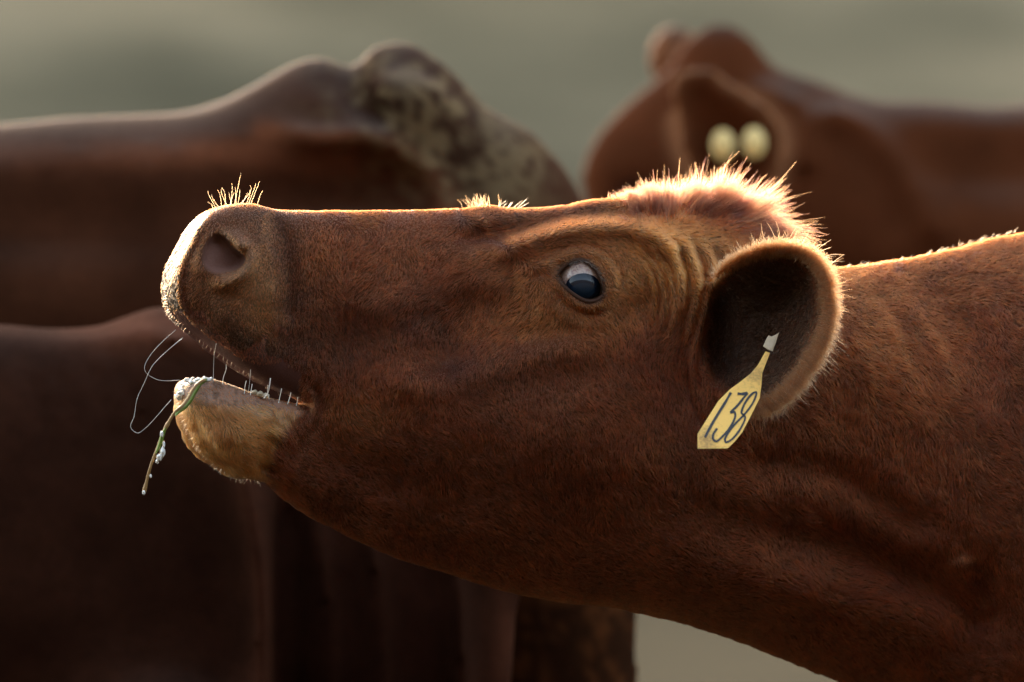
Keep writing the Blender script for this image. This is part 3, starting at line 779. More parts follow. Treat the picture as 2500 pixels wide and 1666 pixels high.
# ---- which way the hair lies, as arrows over the side view
flow_pts = np.array([
    (700, 560, -.3, .9), (820, 620, -.4, .8), (950, 600, -.6, .6), (830, 800, -.1, 1), (1000, 740, -.3, .9), (1100, 760, -.2, 1), (1090, 600, -.8, .5),
    (1180, 660, -.9, .3), (1250, 700, -.7, .6), (1200, 850, .1, 1), (900, 980, .3, .9), (1000, 1100, .6, .8), (1200, 1050, .3, .95), (1450, 1050, .3, .95),
    (1350, 850, 0, 1), (1500, 900, .2, 1), (1300, 600, .9, -.2), (1450, 580, .9, .1), (1560, 640, .7, .7), (1650, 600, .8, .5), (1620, 720, .3, .9), (1700, 700, .3, .9),
    (1640, 850, -.1, 1), (1660, 1000, .2, 1), (1550, 1200, .45, .9), (1350, 1250, .5, .8), (900, 1220, .8, .5), (1100, 1330, .9, .4), (1500, 1400, 1, .2),
    (1800, 1200, .6, .8), (1800, 1450, .9, .4), (2050, 900, .5, .85), (2050, 1100, .4, .9), (2200, 750, .7, .7), (2350, 900, .6, .8), (2300, 1200, .5, .85), (2400, 620, .95, .3), (2200, 1500, .8, .6),
    (560, 1060, .3, .95), (480, 1050, -.2, 1), (650, 1080, .5, .8), (560, 760, -.2, .95), (620, 830, .2, .95), (600, 560, -.4, .7), (1600, 500, .7, -.6), (1750, 520, .9, -.3), (1200, 520, .9, -.3), (900, 530, .6, .4)], float)
def flow(U, V):
    w = 1.0 / (((U[:, None] - flow_pts[None, :, 0]) ** 2 + (V[:, None] - flow_pts[None, :, 1]) ** 2) + 1500.0) ** 1.3
    a = (w[..., None] * flow_pts[None, :, 2:]).sum(1); a /= np.linalg.norm(a, axis=1)[:, None] + 1e-9
    ang = 0.7 * vnoise(U, V, 90, 51) + 0.35 * vnoise(U, V, 36, 52) + 0.22 * vnoise(U, V, 14, 53)
    c, s_ = np.cos(ang), np.sin(ang)
    return np.stack([a[:, 0] * c - a[:, 1] * s_, a[:, 0] * s_ + a[:, 1] * c], 1)

def sample(P, Q, N, w, n):
    pick = rng.choice(len(Q), n, p=w / w.sum())
    u, v = rng.random(n), rng.random(n)
    bw = np.stack([(1 - u) * (1 - v), u * (1 - v), u * v, (1 - u) * v], 1)
    p = (P[Q[pick]] * bw[..., None]).sum(1); nn = (N[Q[pick]] * bw[..., None]).sum(1)
    return pick, p, nn / (np.linalg.norm(nn, axis=1)[:, None] + 1e-9)

def near_coat(n=460000):
    q0 = QA[:, 0]; u, v = UA[q0], VA[q0]; nn = NA[q0]; yl = PA[q0, 1]
    es = eg.look(ear_sd, u, v) / S; inear = (es > 6) & (yl < -0.06)
    sdn = poly_sd(nost, u, v); sl = poly_sd(lens, u, v)
    bare = sstep(-0.3, -0.6, nn[:, 0]) * (u < 640) * (v < 800) * sstep(4, -8, poly_sd(nose_side, u, v))
    lip = poly_sd(np.array([(400, 900), (560, 925), (730, 975), (720, 1000), (600, 985), (500, 975), (400, 960)], float), u, v)
    w = AA * ((u > 330) & (u < 2560) & (v > 400) & (v < 1740)) * ((yl < 0.03) | (nn[:, 2] > 0.3)) * ((nn[:, 1] < 0.35) | (nn[:, 2] > 0.25))
    w = w * (1 - 0.97 * bare) * (sdn < -2) * (sl < -3) * np.where(lip > 0, 0.35, 1) * np.where(inear, 0.25, 1)
    w = w * ~((nn[:, 2] < -0.2) & (u < 735) & (v > 790) & (v < 985) & (np.abs(yl) < 0.04))
    pick, p, nrm = sample(PA, QA, NA, w, n)
    u, v = loc2pic(p[:, 0], -np.abs(p[:, 1]), p[:, 2])
    fl = flow(u, v); jit = rng.normal(0, 0.16, n); c, s_ = np.cos(jit), np.sin(jit)
    fl = np.stack([fl[:, 0] * c - fl[:, 1] * s_, fl[:, 0] * s_ + fl[:, 1] * c], 1)
    t = np.stack([fl[:, 0], np.zeros(n), -fl[:, 1]], 1); t -= nrm * (t * nrm).sum(1)[:, None]; t /= np.linalg.norm(t, axis=1)[:, None] + 1e-9
    L = 0.0042 + 0.0010 * vnoise(u, v, 60, 55)
    L = L * (0.48 + 0.52 * sstep(660, 840, u)); L = np.where(poly_sd(np.array([(400, 900), (560, 925), (730, 975), (720, 1000), (600, 985), (500, 975), (400, 960)], float), u, v) > -6, 0.0018, L); L = np.where((u < 720) & (v > 985), 0.0055, L)
    L *= 1 - 0.55 * gauss(u, v, 1420, 685, 90, 70)
    L *= 1 + 0.25 * sstep(1750, 2100, u) + 0.5 * gauss(u, v, 1680, 600, 130, 90)
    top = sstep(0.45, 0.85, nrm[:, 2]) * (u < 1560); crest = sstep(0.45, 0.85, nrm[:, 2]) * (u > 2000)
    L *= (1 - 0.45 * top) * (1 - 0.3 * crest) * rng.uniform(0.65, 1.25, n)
    lift = (0.09 + 0.10 * rng.random(n) + 0.10 * vnoise(u, v, 20, 56))[:, None]
    Lc = L[:, None]
    pts = np.stack([p - nrm * 0.0004, p + Lc * (0.34 * t + 0.9 * lift * nrm), p + Lc * (0.68 * t + 1.25 * lift * nrm), p + Lc * (1.0 * t + 1.3 * lift * nrm)], 1)
    rad = np.array([1.0, 0.95, 0.75, 0.25])[None] * (0.000135 * rng.uniform(0.75, 1.3, n))[:, None]
    col = colA[QA[pick, 0]]
    clump = np.exp(0.22 * vnoise(u + 0.3 * v, v, 7, 57) + 0.25 * vnoise(u, v, 19, 58))
    col = col * (clump * np.exp(rng.normal(0, 0.20, n)))[:, None]
    col = col * (1 - 0.45 * top - 0.3 * crest)[:, None]  # top and crest strands darkened in colour to offset rim light
    return pts, rad, np.clip(col * np.array([2.45, 1.26, 0.62]), 0.003, 0.9)
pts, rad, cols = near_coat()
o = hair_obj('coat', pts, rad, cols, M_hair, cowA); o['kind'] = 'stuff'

def wl(u, v, yl):
    """photo pixel and depth on the near cow -> world point"""
    x, z = pic2loc(u, v, yl)
    return loc2world(np.stack([x, np.broadcast_to(yl, np.shape(x)), z], -1))
def ll(u, v, yl):
    """the same in the near cow's own frame"""
    x, z = pic2loc(u, v, yl)
    return np.stack([x, np.broadcast_to(yl, np.shape(x)), z], -1)

# ------------------------------------------------------------------ eye
sl_v = poly_sd(lens, UA, VA)
ring = (sl_v < -4) & (sl_v > -13) & (PA[:, 1] < 0)
ringU, ringV, ringY = UA[ring], VA[ring], PA[ring, 1]
yeye = float(np.median(ringY))
def lid_depth(u, v):
    w = 1.0 / ((ringU - u) ** 2 + (ringV - v) ** 2 + 30.0) ** 1.5
    return float((w * ringY).sum() / w.sum())
def mat_eye():
    m, nt, b = nodes('eye_white'); L = nt.links
    tc = nt.nodes.new('ShaderNodeTexCoord')
    wv = nt.nodes.new('ShaderNodeTexNoise'); wv.inputs['Scale'].default_value = 260; wv.inputs['Detail'].default_value = 6; wv.inputs['Distortion'].default_value = 1.5
    L.new(tc.outputs['Object'], wv.inputs['Vector'])
    cr = nt.nodes.new('ShaderNodeValToRGB'); cr.color_ramp.elements[0].position = 0.38; cr.color_ramp.elements[0].color = (0.30, 0.17, 0.14, 1)
    cr.color_ramp.elements[1].position = 0.6; cr.color_ramp.elements[1].color = (0.46, 0.33, 0.27, 1)
    L.new(wv.outputs[0], cr.inputs[0]); L.new(cr.outputs[0], b.inputs['Base Color'])
    b.inputs['Roughness'].default_value = 0.15; b.inputs['Coat Weight'].default_value = 1.0; b.inputs['Coat Roughness'].default_value = 0.03
    return m
def mat_iris():
    m, nt, b = nodes('eye_iris'); L = nt.links
    at = nt.nodes.new('ShaderNodeAttribute'); at.attribute_name = 'hue'
    L.new(at.outputs['Color'], b.inputs['Base Color'])
    b.inputs['Roughness'].default_value = 0.25; b.inputs['Specular IOR Level'].default_value = 0.1; b.inputs['Coat Weight'].default_value = 0.75; b.inputs['Coat Roughness'].default_value = 0.02
    return m
RE = 0.0195
ec = ll(1420, 692, yeye + 0.0015 + RE)
def ball(r, n=40, m=28, a0=0.0, a1=math.pi):
    V = []; F = []
    for i in range(m + 1):
        t = a0 + (a1 - a0) * i / m
        for j in range(n):
            p = 2 * math.pi * j / n
            V.append((r * math.sin(t) * math.cos(p), -r * math.cos(t), r * math.sin(t) * math.sin(p)))
    for i in range(m):
        for j in range(n):
            k = (j + 1) % n
            F.append((i * n + j, i * n + k, (i + 1) * n + k, (i + 1) * n + j))
    return np.array(V), F
V, F = ball(RE)
eye = mesh_obj('eye', V, F, mat_eye(), cowA); eye.location = ec
V, F = ball(0.0150, 44, 18, 0.0, math.asin(0.0128 / 0.0150))
V[:, 1] += -(math.sqrt(RE ** 2 - 0.0128 ** 2) - math.sqrt(0.0150 ** 2 - 0.0128 ** 2)) - 0.0002
V[:, 2] *= 0.94
rr = np.hypot(V[:, 0], V[:, 2]) / 0.0128
pup = sstep(1.0, 0.86, np.hypot(V[:, 0] / 0.0088, V[:, 2] / 0.0062))
ic = np.array([0.010, 0.016, 0.024])[None] * (1 - pup[:, None]) + np.array([0.016, 0.030, 0.042])[None] * pup[:, None]
ic = 0.8 * ic * np.array([0.6, 0.9, 1.3]) * (1 - 0.6 * sstep(0.86, 1.0, rr))[:, None]
iris = mesh_obj('iris', V, F, mat_iris(), eye, color=ic)
iris.rotation_euler = (math.radians(15), 0, math.radians(-8))      # the eye rolls down and back
M_lid = mat_plain('wet_eyelid', (0.045, 0.018, 0.009), 0.6, 0.15)
for pts_ in ([(1358, 678), (1366, 662), (1382, 648), (1402, 638), (1426, 637), (1452, 655), (1470, 688), (1477, 716)],
             [(1358, 680), (1378, 702), (1402, 722), (1432, 737), (1458, 734), (1476, 718)]):
    p2 = spline(pts_, 6); path = np.array([ll(a, b, lid_depth(a, b) + 0.0007) for a, b in p2])
    tt = np.linspace(0, 1, len(path)); rad = 0.0007 + 0.0012 * np.sin(math.pi * tt) ** 0.7
    V, F = tube(path, rad, 10); mesh_obj('eyelid', V, F, M_lid, cowA)
# lashes on the upper lid
n = 90; t = rng.random(n); p2 = spline([(1384, 646), (1404, 637), (1428, 637), (1452, 655), (1470, 686)], 20); i = (t * (len(p2) - 1)).astype(int)
p0 = np.array([ll(a, b, lid_depth(a, b) - 0.001) for a, b in p2[i]]); Ln = rng.uniform(0.006, 0.011, n)[:, None]
dv = np.stack([0.25 + 0.2 * rng.normal(size=n), -0.8 + 0.15 * rng.normal(size=n), -0.35 + 0.2 * rng.normal(size=n)], 1)
pts = np.stack([p0, p0 + Ln * 0.5 * dv, p0 + Ln * (dv + np.array([0, 0, 0.15]))], 1)
o = hair_obj('eyelashes', pts, np.tile([0.00014, 0.00012, 0.00004], (n, 1)), np.tile([0.03, 0.018, 0.012], (n, 1)), M_hair, cowA); o['kind'] = 'stuff'

# ------------------------------------------------------------------ longer hair: poll tuft, ear fringe, bristles
def strands(p0, d0, d1, L, bend=0.0):
    """four-point strands from p0, leaving along d0 and ending along d1"""
    L = L[:, None]
    a = p0 + L * 0.33 * d0; b = a + L * 0.33 * (0.5 * d0 + 0.5 * d1); c = b + L * 0.34 * d1
    return np.stack([p0, a, b, c], 1)
def nrmz(v): return v / (np.linalg.norm(v, axis=1)[:, None] + 1e-9)

def poll_tuft(n=16000):
    q0 = QA[:, 0]; u, v = UA[q0], VA[q0]; nn = NA[q0]
    band = np.exp(-(line_dist(spline([(1560, 492), (1640, 492), (1720, 496), (1790, 505), (1850, 540), (1905, 585)], 5), u, v)[0] / 32) ** 2) * (0.15 + sstep(-0.35, 0.45, vnoise(u + 900, PA[q0, 1] * 3000 + v, 17, 66)))
    w = AA * band * (PA[q0, 1] > -0.10) * (PA[q0, 1] < 0.07) * (0.15 + (nn[:, 2] > 0.2))
    pick, p, nrm = sample(PA, QA, NA, w, n)
    u, v = loc2pic(p[:, 0], -np.abs(p[:, 1]), p[:, 2])
    a = np.interp(u, [1540, 1600, 1660, 1720, 1780, 1830, 1880, 1930], np.radians([135, 112, 88, 70, 50, 28, 8, -8])) - np.clip((v - 505) / 90, 0, 0.9) * (u > 1650)
    yv = p[:, 1] * 3000
    c1 = vnoise(u, yv, 13, 61); c2 = vnoise(u, yv, 34, 62); c3 = vnoise(u + 500, yv, 15, 64)
    a0 = a + 0.30 * c1 + 0.30 * c2 + rng.normal(0, 0.13, n)
    a1 = a0 - 0.25 + 0.35 * c3 + rng.normal(0, 0.22, n)
    yy = 0.35 * vnoise(u, yv, 20, 65) + rng.normal(-0.1, 0.22, n)
    d0 = nrmz(np.stack([np.cos(a0), yy, np.sin(a0)], 1)); d1 = nrmz(np.stack([np.cos(a1), yy * 1.5, np.sin(a1)], 1))
    L = np.interp(u, [1540, 1600, 1680, 1780, 1860, 1930], [0.010, 0.020, 0.029, 0.037, 0.052, 0.044]) * rng.uniform(0.35, 1.15, n) * np.exp(0.35 * c1 + 0.25 * c3)
    L = 0.62 * np.where(rng.random(n) < 0.03, L * 1.5, L)
    pts = strands(p, d0, d1, L)
    rad = np.array([1, 0.95, 0.7, 0.2])[None] * (0.00011 * rng.uniform(0.7, 1.5, n))[:, None]
    col = np.array([0.062, 0.019, 0.006])[None] * np.exp(rng.normal(0, 0.35, n) + 0.35 * c1)[:, None]
    return pts, rad, np.clip(col, 0.01, 0.9)
pts, rad, cols = poll_tuft()
o = hair_obj('poll_tuft', pts, rad, cols, M_hair, cowA); o['kind'] = 'stuff'

def ear_fringe(n=14000):
    e2 = spline(earA, 3, True); seg = np.roll(e2, -1, 0) - e2; ln = np.linalg.norm(seg, axis=1)
    w = ln * np.where((e2[:, 0] < 1780) & (e2[:, 1] > 680), 0.02, 1.0)
    i = rng.choice(len(e2), n, p=w / w.sum()); t = rng.random(n)
    uv = e2[i] + seg[i] * t[:, None]
    tang = seg[i] / ln[i][:, None]; out = np.stack([-tang[:, 1], tang[:, 0]], 1)
    cen = np.array([1860, 805]); fl = ((uv - cen) * out).sum(1) < 0; out[fl] *= -1
    uv = uv - out * (np.abs(rng.normal(0, 1, n)) * np.interp(uv[:, 1], [600, 800, 900, 1000], [9, 9, 12, 12]))[:, None] + out * 3
    y0 = ear_plane(uv[:, 0], uv[:, 1]) - 0.002 + rng.uniform(-0.002, 0.006, n)
    p = ll(uv[:, 0], uv[:, 1], y0)
    sw = (rng.normal(0.0, 0.28, n) + 0.3 * vnoise(uv[:, 0], uv[:, 1], 14, 63))[:, None]
    dn = np.array([0.25, 0.5])[None] * np.ones((n, 1))
    o2 = out * 0.8 + tang * sw + dn * 0.55
    d1 = nrmz(np.stack([o2[:, 0], rng.normal(-0.25, 0.3, n), -o2[:, 1]], 1))
    d0 = nrmz(np.stack([out[:, 0] * 0.7, rng.normal(-0.9, 0.3, n), -out[:, 1] * 0.7], 1))
    L = rng.uniform(0.005, 0.015, n) * np.interp(uv[:, 0], [1690, 1800, 1900], [0.7, 0.9, 1.0]); L = np.where(rng.random(n) < 0.02, L * 1.8, L)
    col = np.array([0.17, 0.066, 0.024])[None] * np.exp(rng.normal(0, 0.25, n))[:, None]
    rad = np.array([1, 0.95, 0.7, 0.25])[None] * (0.00013 * rng.uniform(0.8, 1.3, n))[:, None]
    # dark hair lining the cup
    m = 5000; uu = rng.uniform(1690, 2010, m * 3); vv = rng.uniform(640, 990, m * 3); k = poly_sd(earA, uu, vv) > 10
    uu, vv = uu[k][:m], vv[k][:m]; m = len(uu); sd = poly_sd(earA, uu, vv) * S
    pp = ll(uu, vv, ear_plane(uu, vv) + 0.052 * (1 - np.exp(-sd / 0.02)) - 0.0045)
    d = nrmz(np.stack([0.5 + rng.normal(0, .35, m), rng.normal(-0.7, 0.3, m), 0.3 + rng.normal(0, .4, m)], 1))
    P2 = strands(pp, d, nrmz(d + np.array([0.3, 0.3, -0.2])), rng.uniform(0.007, 0.022, m))
    r2 = np.array([1, 0.95, 0.7, 0.25])[None] * np.full((m, 1), 0.00012)
    c2 = np.array([0.050, 0.022, 0.011])[None] * np.exp(rng.normal(0, 0.3, m))[:, None]
    return np.concatenate([strands(p, d0, d1, L), P2]), np.concatenate([rad, r2]), np.clip(np.concatenate([col, c2]), 0.005, 0.9)
pts, rad, cols = ear_fringe()
o = hair_obj('ear_fringe', pts, rad, cols, M_hair, cowA); o['kind'] = 'stuff'

def bristles():
    P_, R_, C_ = [], [], []
    def add(u0, v0, u1, v1, yl, bend, r, col):
        a = ll(u0, v0, yl); c = ll(u1, v1, yl); mid = (a + c) / 2 + np.array([bend, 0, 0])
        P_.append(np.stack([a, a * 0.45 + mid * 0.55, mid * 0.5 + c * 0.5 + np.array([bend * 0.3, 0, 0]), c])); R_.append(np.array([1, .9, .7, .3]) * r); C_.append(col)
    o = (0.11, 0.045, 0.016)
    for (u0, v0, u1, v1) in ((530, 512, 507, 466), (536, 508, 517, 474), (540, 505, 531, 464), (549, 504, 540, 457), (556, 503, 543, 458), (563, 502, 566, 448), (561, 503, 572, 470), (572, 501, 588, 423),
                             (580, 500, 585, 462), (583, 500, 610, 452), (600, 499, 610, 464), (606, 499, 625, 447), (612, 499, 634, 443), (628, 503, 642, 466), (576, 501, 574, 458), (590, 500, 604, 470), (517, 512, 506, 494), (566, 501, 559, 470)):
        add(u0, v0, u1, v1, rng.uniform(-0.02, 0.02), rng.normal(0, 0.0016), 0.00011, o)
    for k in range(40):
        u0 = rng.normal(1172, 17); h = rng.uniform(8, 32)
        add(u0, 506, u0 + rng.normal(-9, 12), 504 - h, rng.uniform(-0.02, 0.02), rng.normal(0, 0.001), 0.00009, (0.13, 0.045, 0.015))
    for k in range(9):
        u0 = rng.uniform(1210, 1280); add(u0, 508, u0 + rng.uniform(0, 26), 508 - rng.uniform(10, 28), 0, 0.0, 0.0001, (0.3, 0.16, 0.08))
    # bristles along lips and chin, standing off the outline
    for lst, cnt, side, L0 in (([(406, 700), (412, 755), (446, 793), (516, 850), (596, 905), (690, 957)], 150, -1, 9), ([(436, 955), (450, 1025), (500, 1108), (568, 1160), (640, 1172)], 170, 1, 10)):
        pl = spline(lst, 8)
        for k in range(cnt):
            i = rng.integers(0, len(pl) - 1); t = pl[i + 1] - pl[i]; t = t / np.linalg.norm(t); nn_ = np.array([-t[1], t[0]])
            yl = rng.uniform(-0.045, 0.045)
            sh = -yl * ST / S * 0.0
            L = rng.uniform(0.6, 1.6) * L0; e = nn_ * L + t * rng.normal(2, 4)
            add(pl[i][0] + sh, pl[i][1], pl[i][0] + e[0] + sh, pl[i][1] + e[1], yl, 0.0, 0.00008, (0.2, 0.11, 0.055))
    # stray hairs on brow, neck crest and cheek
    for k in range(60):
        u0 = rng.uniform(2060, 2480); v0 = np.interp(u0, [2010, 2130, 2230, 2340, 2500], [652, 646, 630, 598, 560]) + 2
        add(u0, v0, u0 + rng.uniform(4, 16), v0 - rng.uniform(4, 13), rng.uniform(-0.015, 0.015), 0.0, 0.00007, (0.16, 0.08, 0.04))
    return np.array(P_), np.array(R_), np.array(C_)
pts, rad, cols = bristles()
o = hair_obj('bristles', pts, rad, cols, M_hair, cowA); o['kind'] = 'stuff'

# ------------------------------------------------------------------ saliva
M_sal = mat_plain('saliva', (0.92, 0.93, 0.93), 0.15, 0.6, Transmission_Weight=0.1)
def r2(x, y): return 300 + x * 0.3188, 750 + y * 0.3188
sal = [([(405, 175), (330, 240), (250, 320), (190, 400), (165, 470), (190, 515), (260, 555), (330, 565), (440, 560)], 0.015, 0.0, 1.0),
       ([(460, 235), (380, 300), (290, 380), (220, 460), (160, 590), (110, 700), (85, 840), (60, 920), (110, 965), (170, 930), (230, 870), (300, 790), (370, 710)], 0.012, -0.01, 1.0),
       ([(715, 280), (700, 360), (695, 460), (692, 575)], -0.046, -0.03, 1.2), ([(792, 440), (790, 480), (770, 540), (762, 610)], -0.02, -0.03, 1.5),
       ([(978, 480), (970, 580), (962, 640)], -0.044, -0.04, 1.0), ([(945, 565), (935, 610), (930, 665)], -0.03, -0.035, 1.4), ([(990, 590), (982, 640), (976, 675)], -0.03, -0.035, 1.6),
       ([(1130, 545), (1122, 610), (1108, 660), (1080, 700)], -0.046, -0.044, 2.6), ([(1112, 600), (1108, 650), (1120, 705)], -0.046, -0.044, 1.6), ([(1216, 625), (1204, 680), (1192, 735)], -0.046, -0.046, 1.6), ([(1287, 655), (1276, 700), (1260, 745)], -0.047, -0.047, 1.8), ([(1340, 690), (1336, 720), (1328, 755)], -0.047, -0.047, 1.5)]
for pl, ya, yb, k in sal:
    p = spline([r2(*q) for q in pl], 8); n = len(p); tt = np.linspace(0, 1, n)
    path = ll(p[:, 0], p[:, 1], ya + (yb - ya) * tt)
    V, F = tube(path, 0.00013 * k * (1 + 0.5 * np.abs(2 * tt - 1) ** 3 + 0.18 * vnoise(tt * 40, tt * 0, 2.3, 71)), 6)
    mesh_obj('saliva_strand', V, F, M_sal, cowA)
# wet foam where the lower lip catches the sun
def blobs(name, lst, mat, parent, to=ll):
    Vs, Fs = [], []
    for (u, v, yl, ru, rv) in lst:
        V, F = ball(1.0, 12, 8); c = to(u, v, yl)
        V = V * np.array([ru * S, 0.5 * (ru + rv) * S, rv * S]) * (1 + 0.18 * np.sin(V[:, [1, 2, 0]] * 5 + u)) + c
        b = sum(len(q) for q in Vs); Vs.append(V); Fs += [tuple(i + b for i in f) for f in F]
    return mesh_obj(name, np.concatenate(Vs), Fs, mat, parent)
foam = []
for k in range(42):
    t = rng.random(); u = np.interp(t, [0, .4, 1], [436, 452, 520]) + rng.normal(0, 3); v = np.interp(t, [0, .4, 1], [978, 932, 928]) + rng.normal(0, 3)
    foam.append((u, v, rng.uniform(-0.040, 0.02), rng.uniform(4, 9), rng.uniform(3, 7)))
blobs('foam', foam, M_sal, cowA)
# the teeth line glimpsed at the corner of the mouth
M_tooth = mat_plain('tooth', (0.62, 0.55, 0.42), 0.3)
for (u, v, yl, ru, rv) in ((622, 958, -0.026, 7, 6), (635, 962, -0.028, 8, 7), (649, 966, -0.030, 8, 6)):
    blobs('tooth', [(u, v, yl, ru, rv)], M_tooth, cowA)

# ------------------------------------------------------------------ grass stem held by the lower lip
M_green = mat_plain('grass_green', (0.17, 0.27, 0.04), 0.35); M_straw = mat_plain('grass_straw', (0.34, 0.20, 0.08), 0.45)
g0 = wl(470, 950, -0.055)
grass = thing('grass_stem', 'wet green grass stem drooping from the lower lip of the raised head', 'grass stem', tuple(g0))
gw = lambda u, v, yl: wl(u, v, yl) - g0
stem = [(508, 928), (490, 932), (473, 948), (459, 973), (444, 992), (428, 1006), (412, 1031), (397, 1060), (384, 1096), (373, 1124), (363, 1155), (357, 1180), (351, 1206)]
sp_ = spline(stem, 6); n = len(sp_); tt = np.linspace(0, 1, n)
yl_ = np.interp(tt, [0, 0.12, 0.35, 1], [-0.036, -0.052, -0.058, -0.050])
path = np.array([gw(a, b, c) for (a, b), c in zip(sp_, yl_)])
V, F = tube(path, 0.0011 * np.interp(tt, [0, .3, .5, .52, .56, .9, .97, 1], [.9, 1.0, 1.0, 1.5, 1.0, .9, 1.5, 0.9]), 8)
mesh_obj('stalk', V, F, M_straw, grass)
def leaf(pts_, w, yl, name='blade'):
    p = spline(pts_, 6); n = len(p); T = np.gradient(p, axis=0); T /= np.linalg.norm(T, axis=1)[:, None]; Nn = np.stack([-T[:, 1], T[:, 0]], 1)
    tt = np.linspace(0, 1, n); ww = w * np.sin(np.clip(tt * 0.9 + 0.08, 0, 1) * math.pi) ** 0.6
    V = []; F = []
    for off, dy in ((-1, 0.0), (0, -0.0012), (1, 0.0), (0, 0.0012)):
        for k in range(n): V.append(gw(p[k, 0] + Nn[k, 0] * ww[k] * off, p[k, 1] + Nn[k, 1] * ww[k] * off, np.interp(tt[k], [0, 1], yl) + dy))
    for a in range(4):
        b = (a + 1) % 4
        for k in range(n - 1): F.append((a * n + k, a * n + k + 1, b * n + k + 1, b * n + k))
    return mesh_obj(name, V, F, M_green, grass)
leaf([(506, 927), (488, 936), (474, 955), (462, 976), (450, 992), (436, 1004), (428, 1016)], 8.5, (-0.040, -0.060))
leaf([(404, 1046), (397, 1062), (390, 1086), (380, 1108)], 5.2, (-0.059, -0.056))
blobs('saliva_drop', [(395, 1060, -0.06, 4, 8), (400, 1086, -0.058, 3, 9), (397, 1104, -0.058, 6, 13), (389, 1117, -0.058, 7, 9), (384, 1127, -0.057, 4, 6), (368, 1163, -0.056, 2.5, 5), (351, 1203, -0.052, 4, 6)], M_sal, grass,
      to=gw)

# ------------------------------------------------------------------ ear tag 138
def mat_tag(name, base=(0.97, 0.58, 0.125), dirt=0.75):
    m, nt, b = nodes(name); L = nt.links
    tc = nt.nodes.new('ShaderNodeTexCoord')
    at = nt.nodes.new('ShaderNodeAttribute'); at.attribute_name = 'soil'
    nz = nt.nodes.new('ShaderNodeTexNoise'); nz.inputs['Scale'].default_value = 420; nz.inputs['Detail'].default_value = 6; nz.inputs['Roughness'].default_value = 0.7
    L.new(tc.outputs['Object'], nz.inputs['Vector'])
    ml = nt.nodes.new('ShaderNodeMath'); ml.operation = 'ADD'; L.new(nz.outputs[0], ml.inputs[0]); L.new(at.outputs['Fac'], ml.inputs[1])
    mr = nt.nodes.new('ShaderNodeMapRange'); mr.inputs[1].default_value = 0.555; mr.inputs[2].default_value = 0.95; mr.inputs[4].default_value = dirt
    L.new(ml.outputs[0], mr.inputs[0])
    mx = nt.nodes.new('ShaderNodeMix'); mx.data_type = 'RGBA'
    mx.inputs[6].default_value = (*base, 1); mx.inputs[7].default_value = (0.22, 0.105, 0.03, 1)
    L.new(mr.outputs[0], mx.inputs[0]); L.new(mx.outputs[2], b.inputs['Base Color'])
    b.inputs['Roughness'].default_value = 0.4
    b.inputs['Subsurface Weight'].default_value = 0.0; b.inputs['Subsurface Radius'].default_value = (0.004, 0.003, 0.0015)
    b.inputs['Subsurface Scale'].default_value = 1.0
    return m
M_tag = mat_tag('yellow_tag')
def tag_y(u, v): return -0.124 - 0.056 * np.clip((np.asarray(v, float) - 830) / 260, -0.2, 1.2) - 0.02 * (np.asarray(u, float) - 1790) * S + 0.0035 * np.sin((np.asarray(v, float) - 830) / 62)
t0 = wl(1885, 850, float(tag_y(1885, 850)))
tag = thing('ear_tag', 'yellow ear tag numbered 138 hanging from the ear of the near cow', 'ear tag', tuple(t0))
tw = lambda u, v, dy=0.0: wl(u, v, tag_y(u, v) + dy) - t0
def slab(poly, th, name, mat, parent, to, cz=0.0, soil=None):
    """a plate with a rounded edge: outline inset a little on the outer faces"""
    P_ = np.asarray(poly, float); n = len(P_); c = P_.mean(0)
    T = np.roll(P_, -1, 0) - np.roll(P_, 1, 0); Nn = np.stack([T[:, 1], -T[:, 0]], 1); Nn /= np.linalg.norm(Nn, axis=1)[:, None] + 1e-9
    if ((P_ + Nn - c) ** 2).sum() > ((P_ - Nn - c) ** 2).sum(): Nn = -Nn
    V = []
    for ins, dy in ((2.0, th / 2), (0.4, th * 0.32), (0.4, -th * 0.32), (2.0, -th / 2)):
        for k in range(n):
            q = P_[k] + Nn[k] * ins; V.append(to(q[0], q[1], dy + cz))
    F = [tuple(range(n - 1, -1, -1)), tuple(3 * n + k for k in range(n))]
    for a in range(3):
        for k in range(n):
            l = (k + 1) % n; F.append((a * n + k, a * n + l, (a + 1) * n + l, (a + 1) * n + k))
    o = mesh_obj(name, V, F, mat, parent, smooth=False)
    if soil is not None:
        a = o.data.attributes.new('soil', 'FLOAT', 'POINT'); uv = np.tile(P_, (4, 1))
        a.data.foreach_set('value', np.array([soil(*q) for q in uv], np.float32))
    return o
panel_o = [(1703, 1096), (1777, 1095), (1795, 1077), (1812, 1056), (1834, 1014), (1855, 972), (1859, 940), (1861, 912), (1870, 888), (1880, 862), (1869, 858), (1860, 874), (1850, 892), (1833, 912),
           (1808, 932), (1782, 951), (1754, 979), (1728, 1020), (1703, 1060)]
# fine outline so that soil can vary along it
pd = []
for i in range(len(panel_o)):
    a = np.array(panel_o[i]); b = np.array(panel_o[(i + 1) % len(panel_o)])
    m = max(1, int(np.linalg.norm(b - a) / 9))
    pd += [tuple(a + (b - a) * k / m) for k in range(m)]
def grid_plate(poly, th, name, mat, parent, to, soil, h=5.0):
    """the plate filled with a fine grid inside its outline, so soil sits where it is on the face"""
    o = slab(poly, th, name, mat, parent, to, soil=soil)
    return o
soilf = lambda u, v: float(0.42 * math.exp(-(((u - 1722) / 26) ** 2 + ((v - 1072) / 30) ** 2)) + 0.30 * math.exp(-(((u - 1845) / 26) ** 2 + ((v - 915) / 26) ** 2)) + 0.12 * math.exp(-((v - 1096) / 8) ** 2))
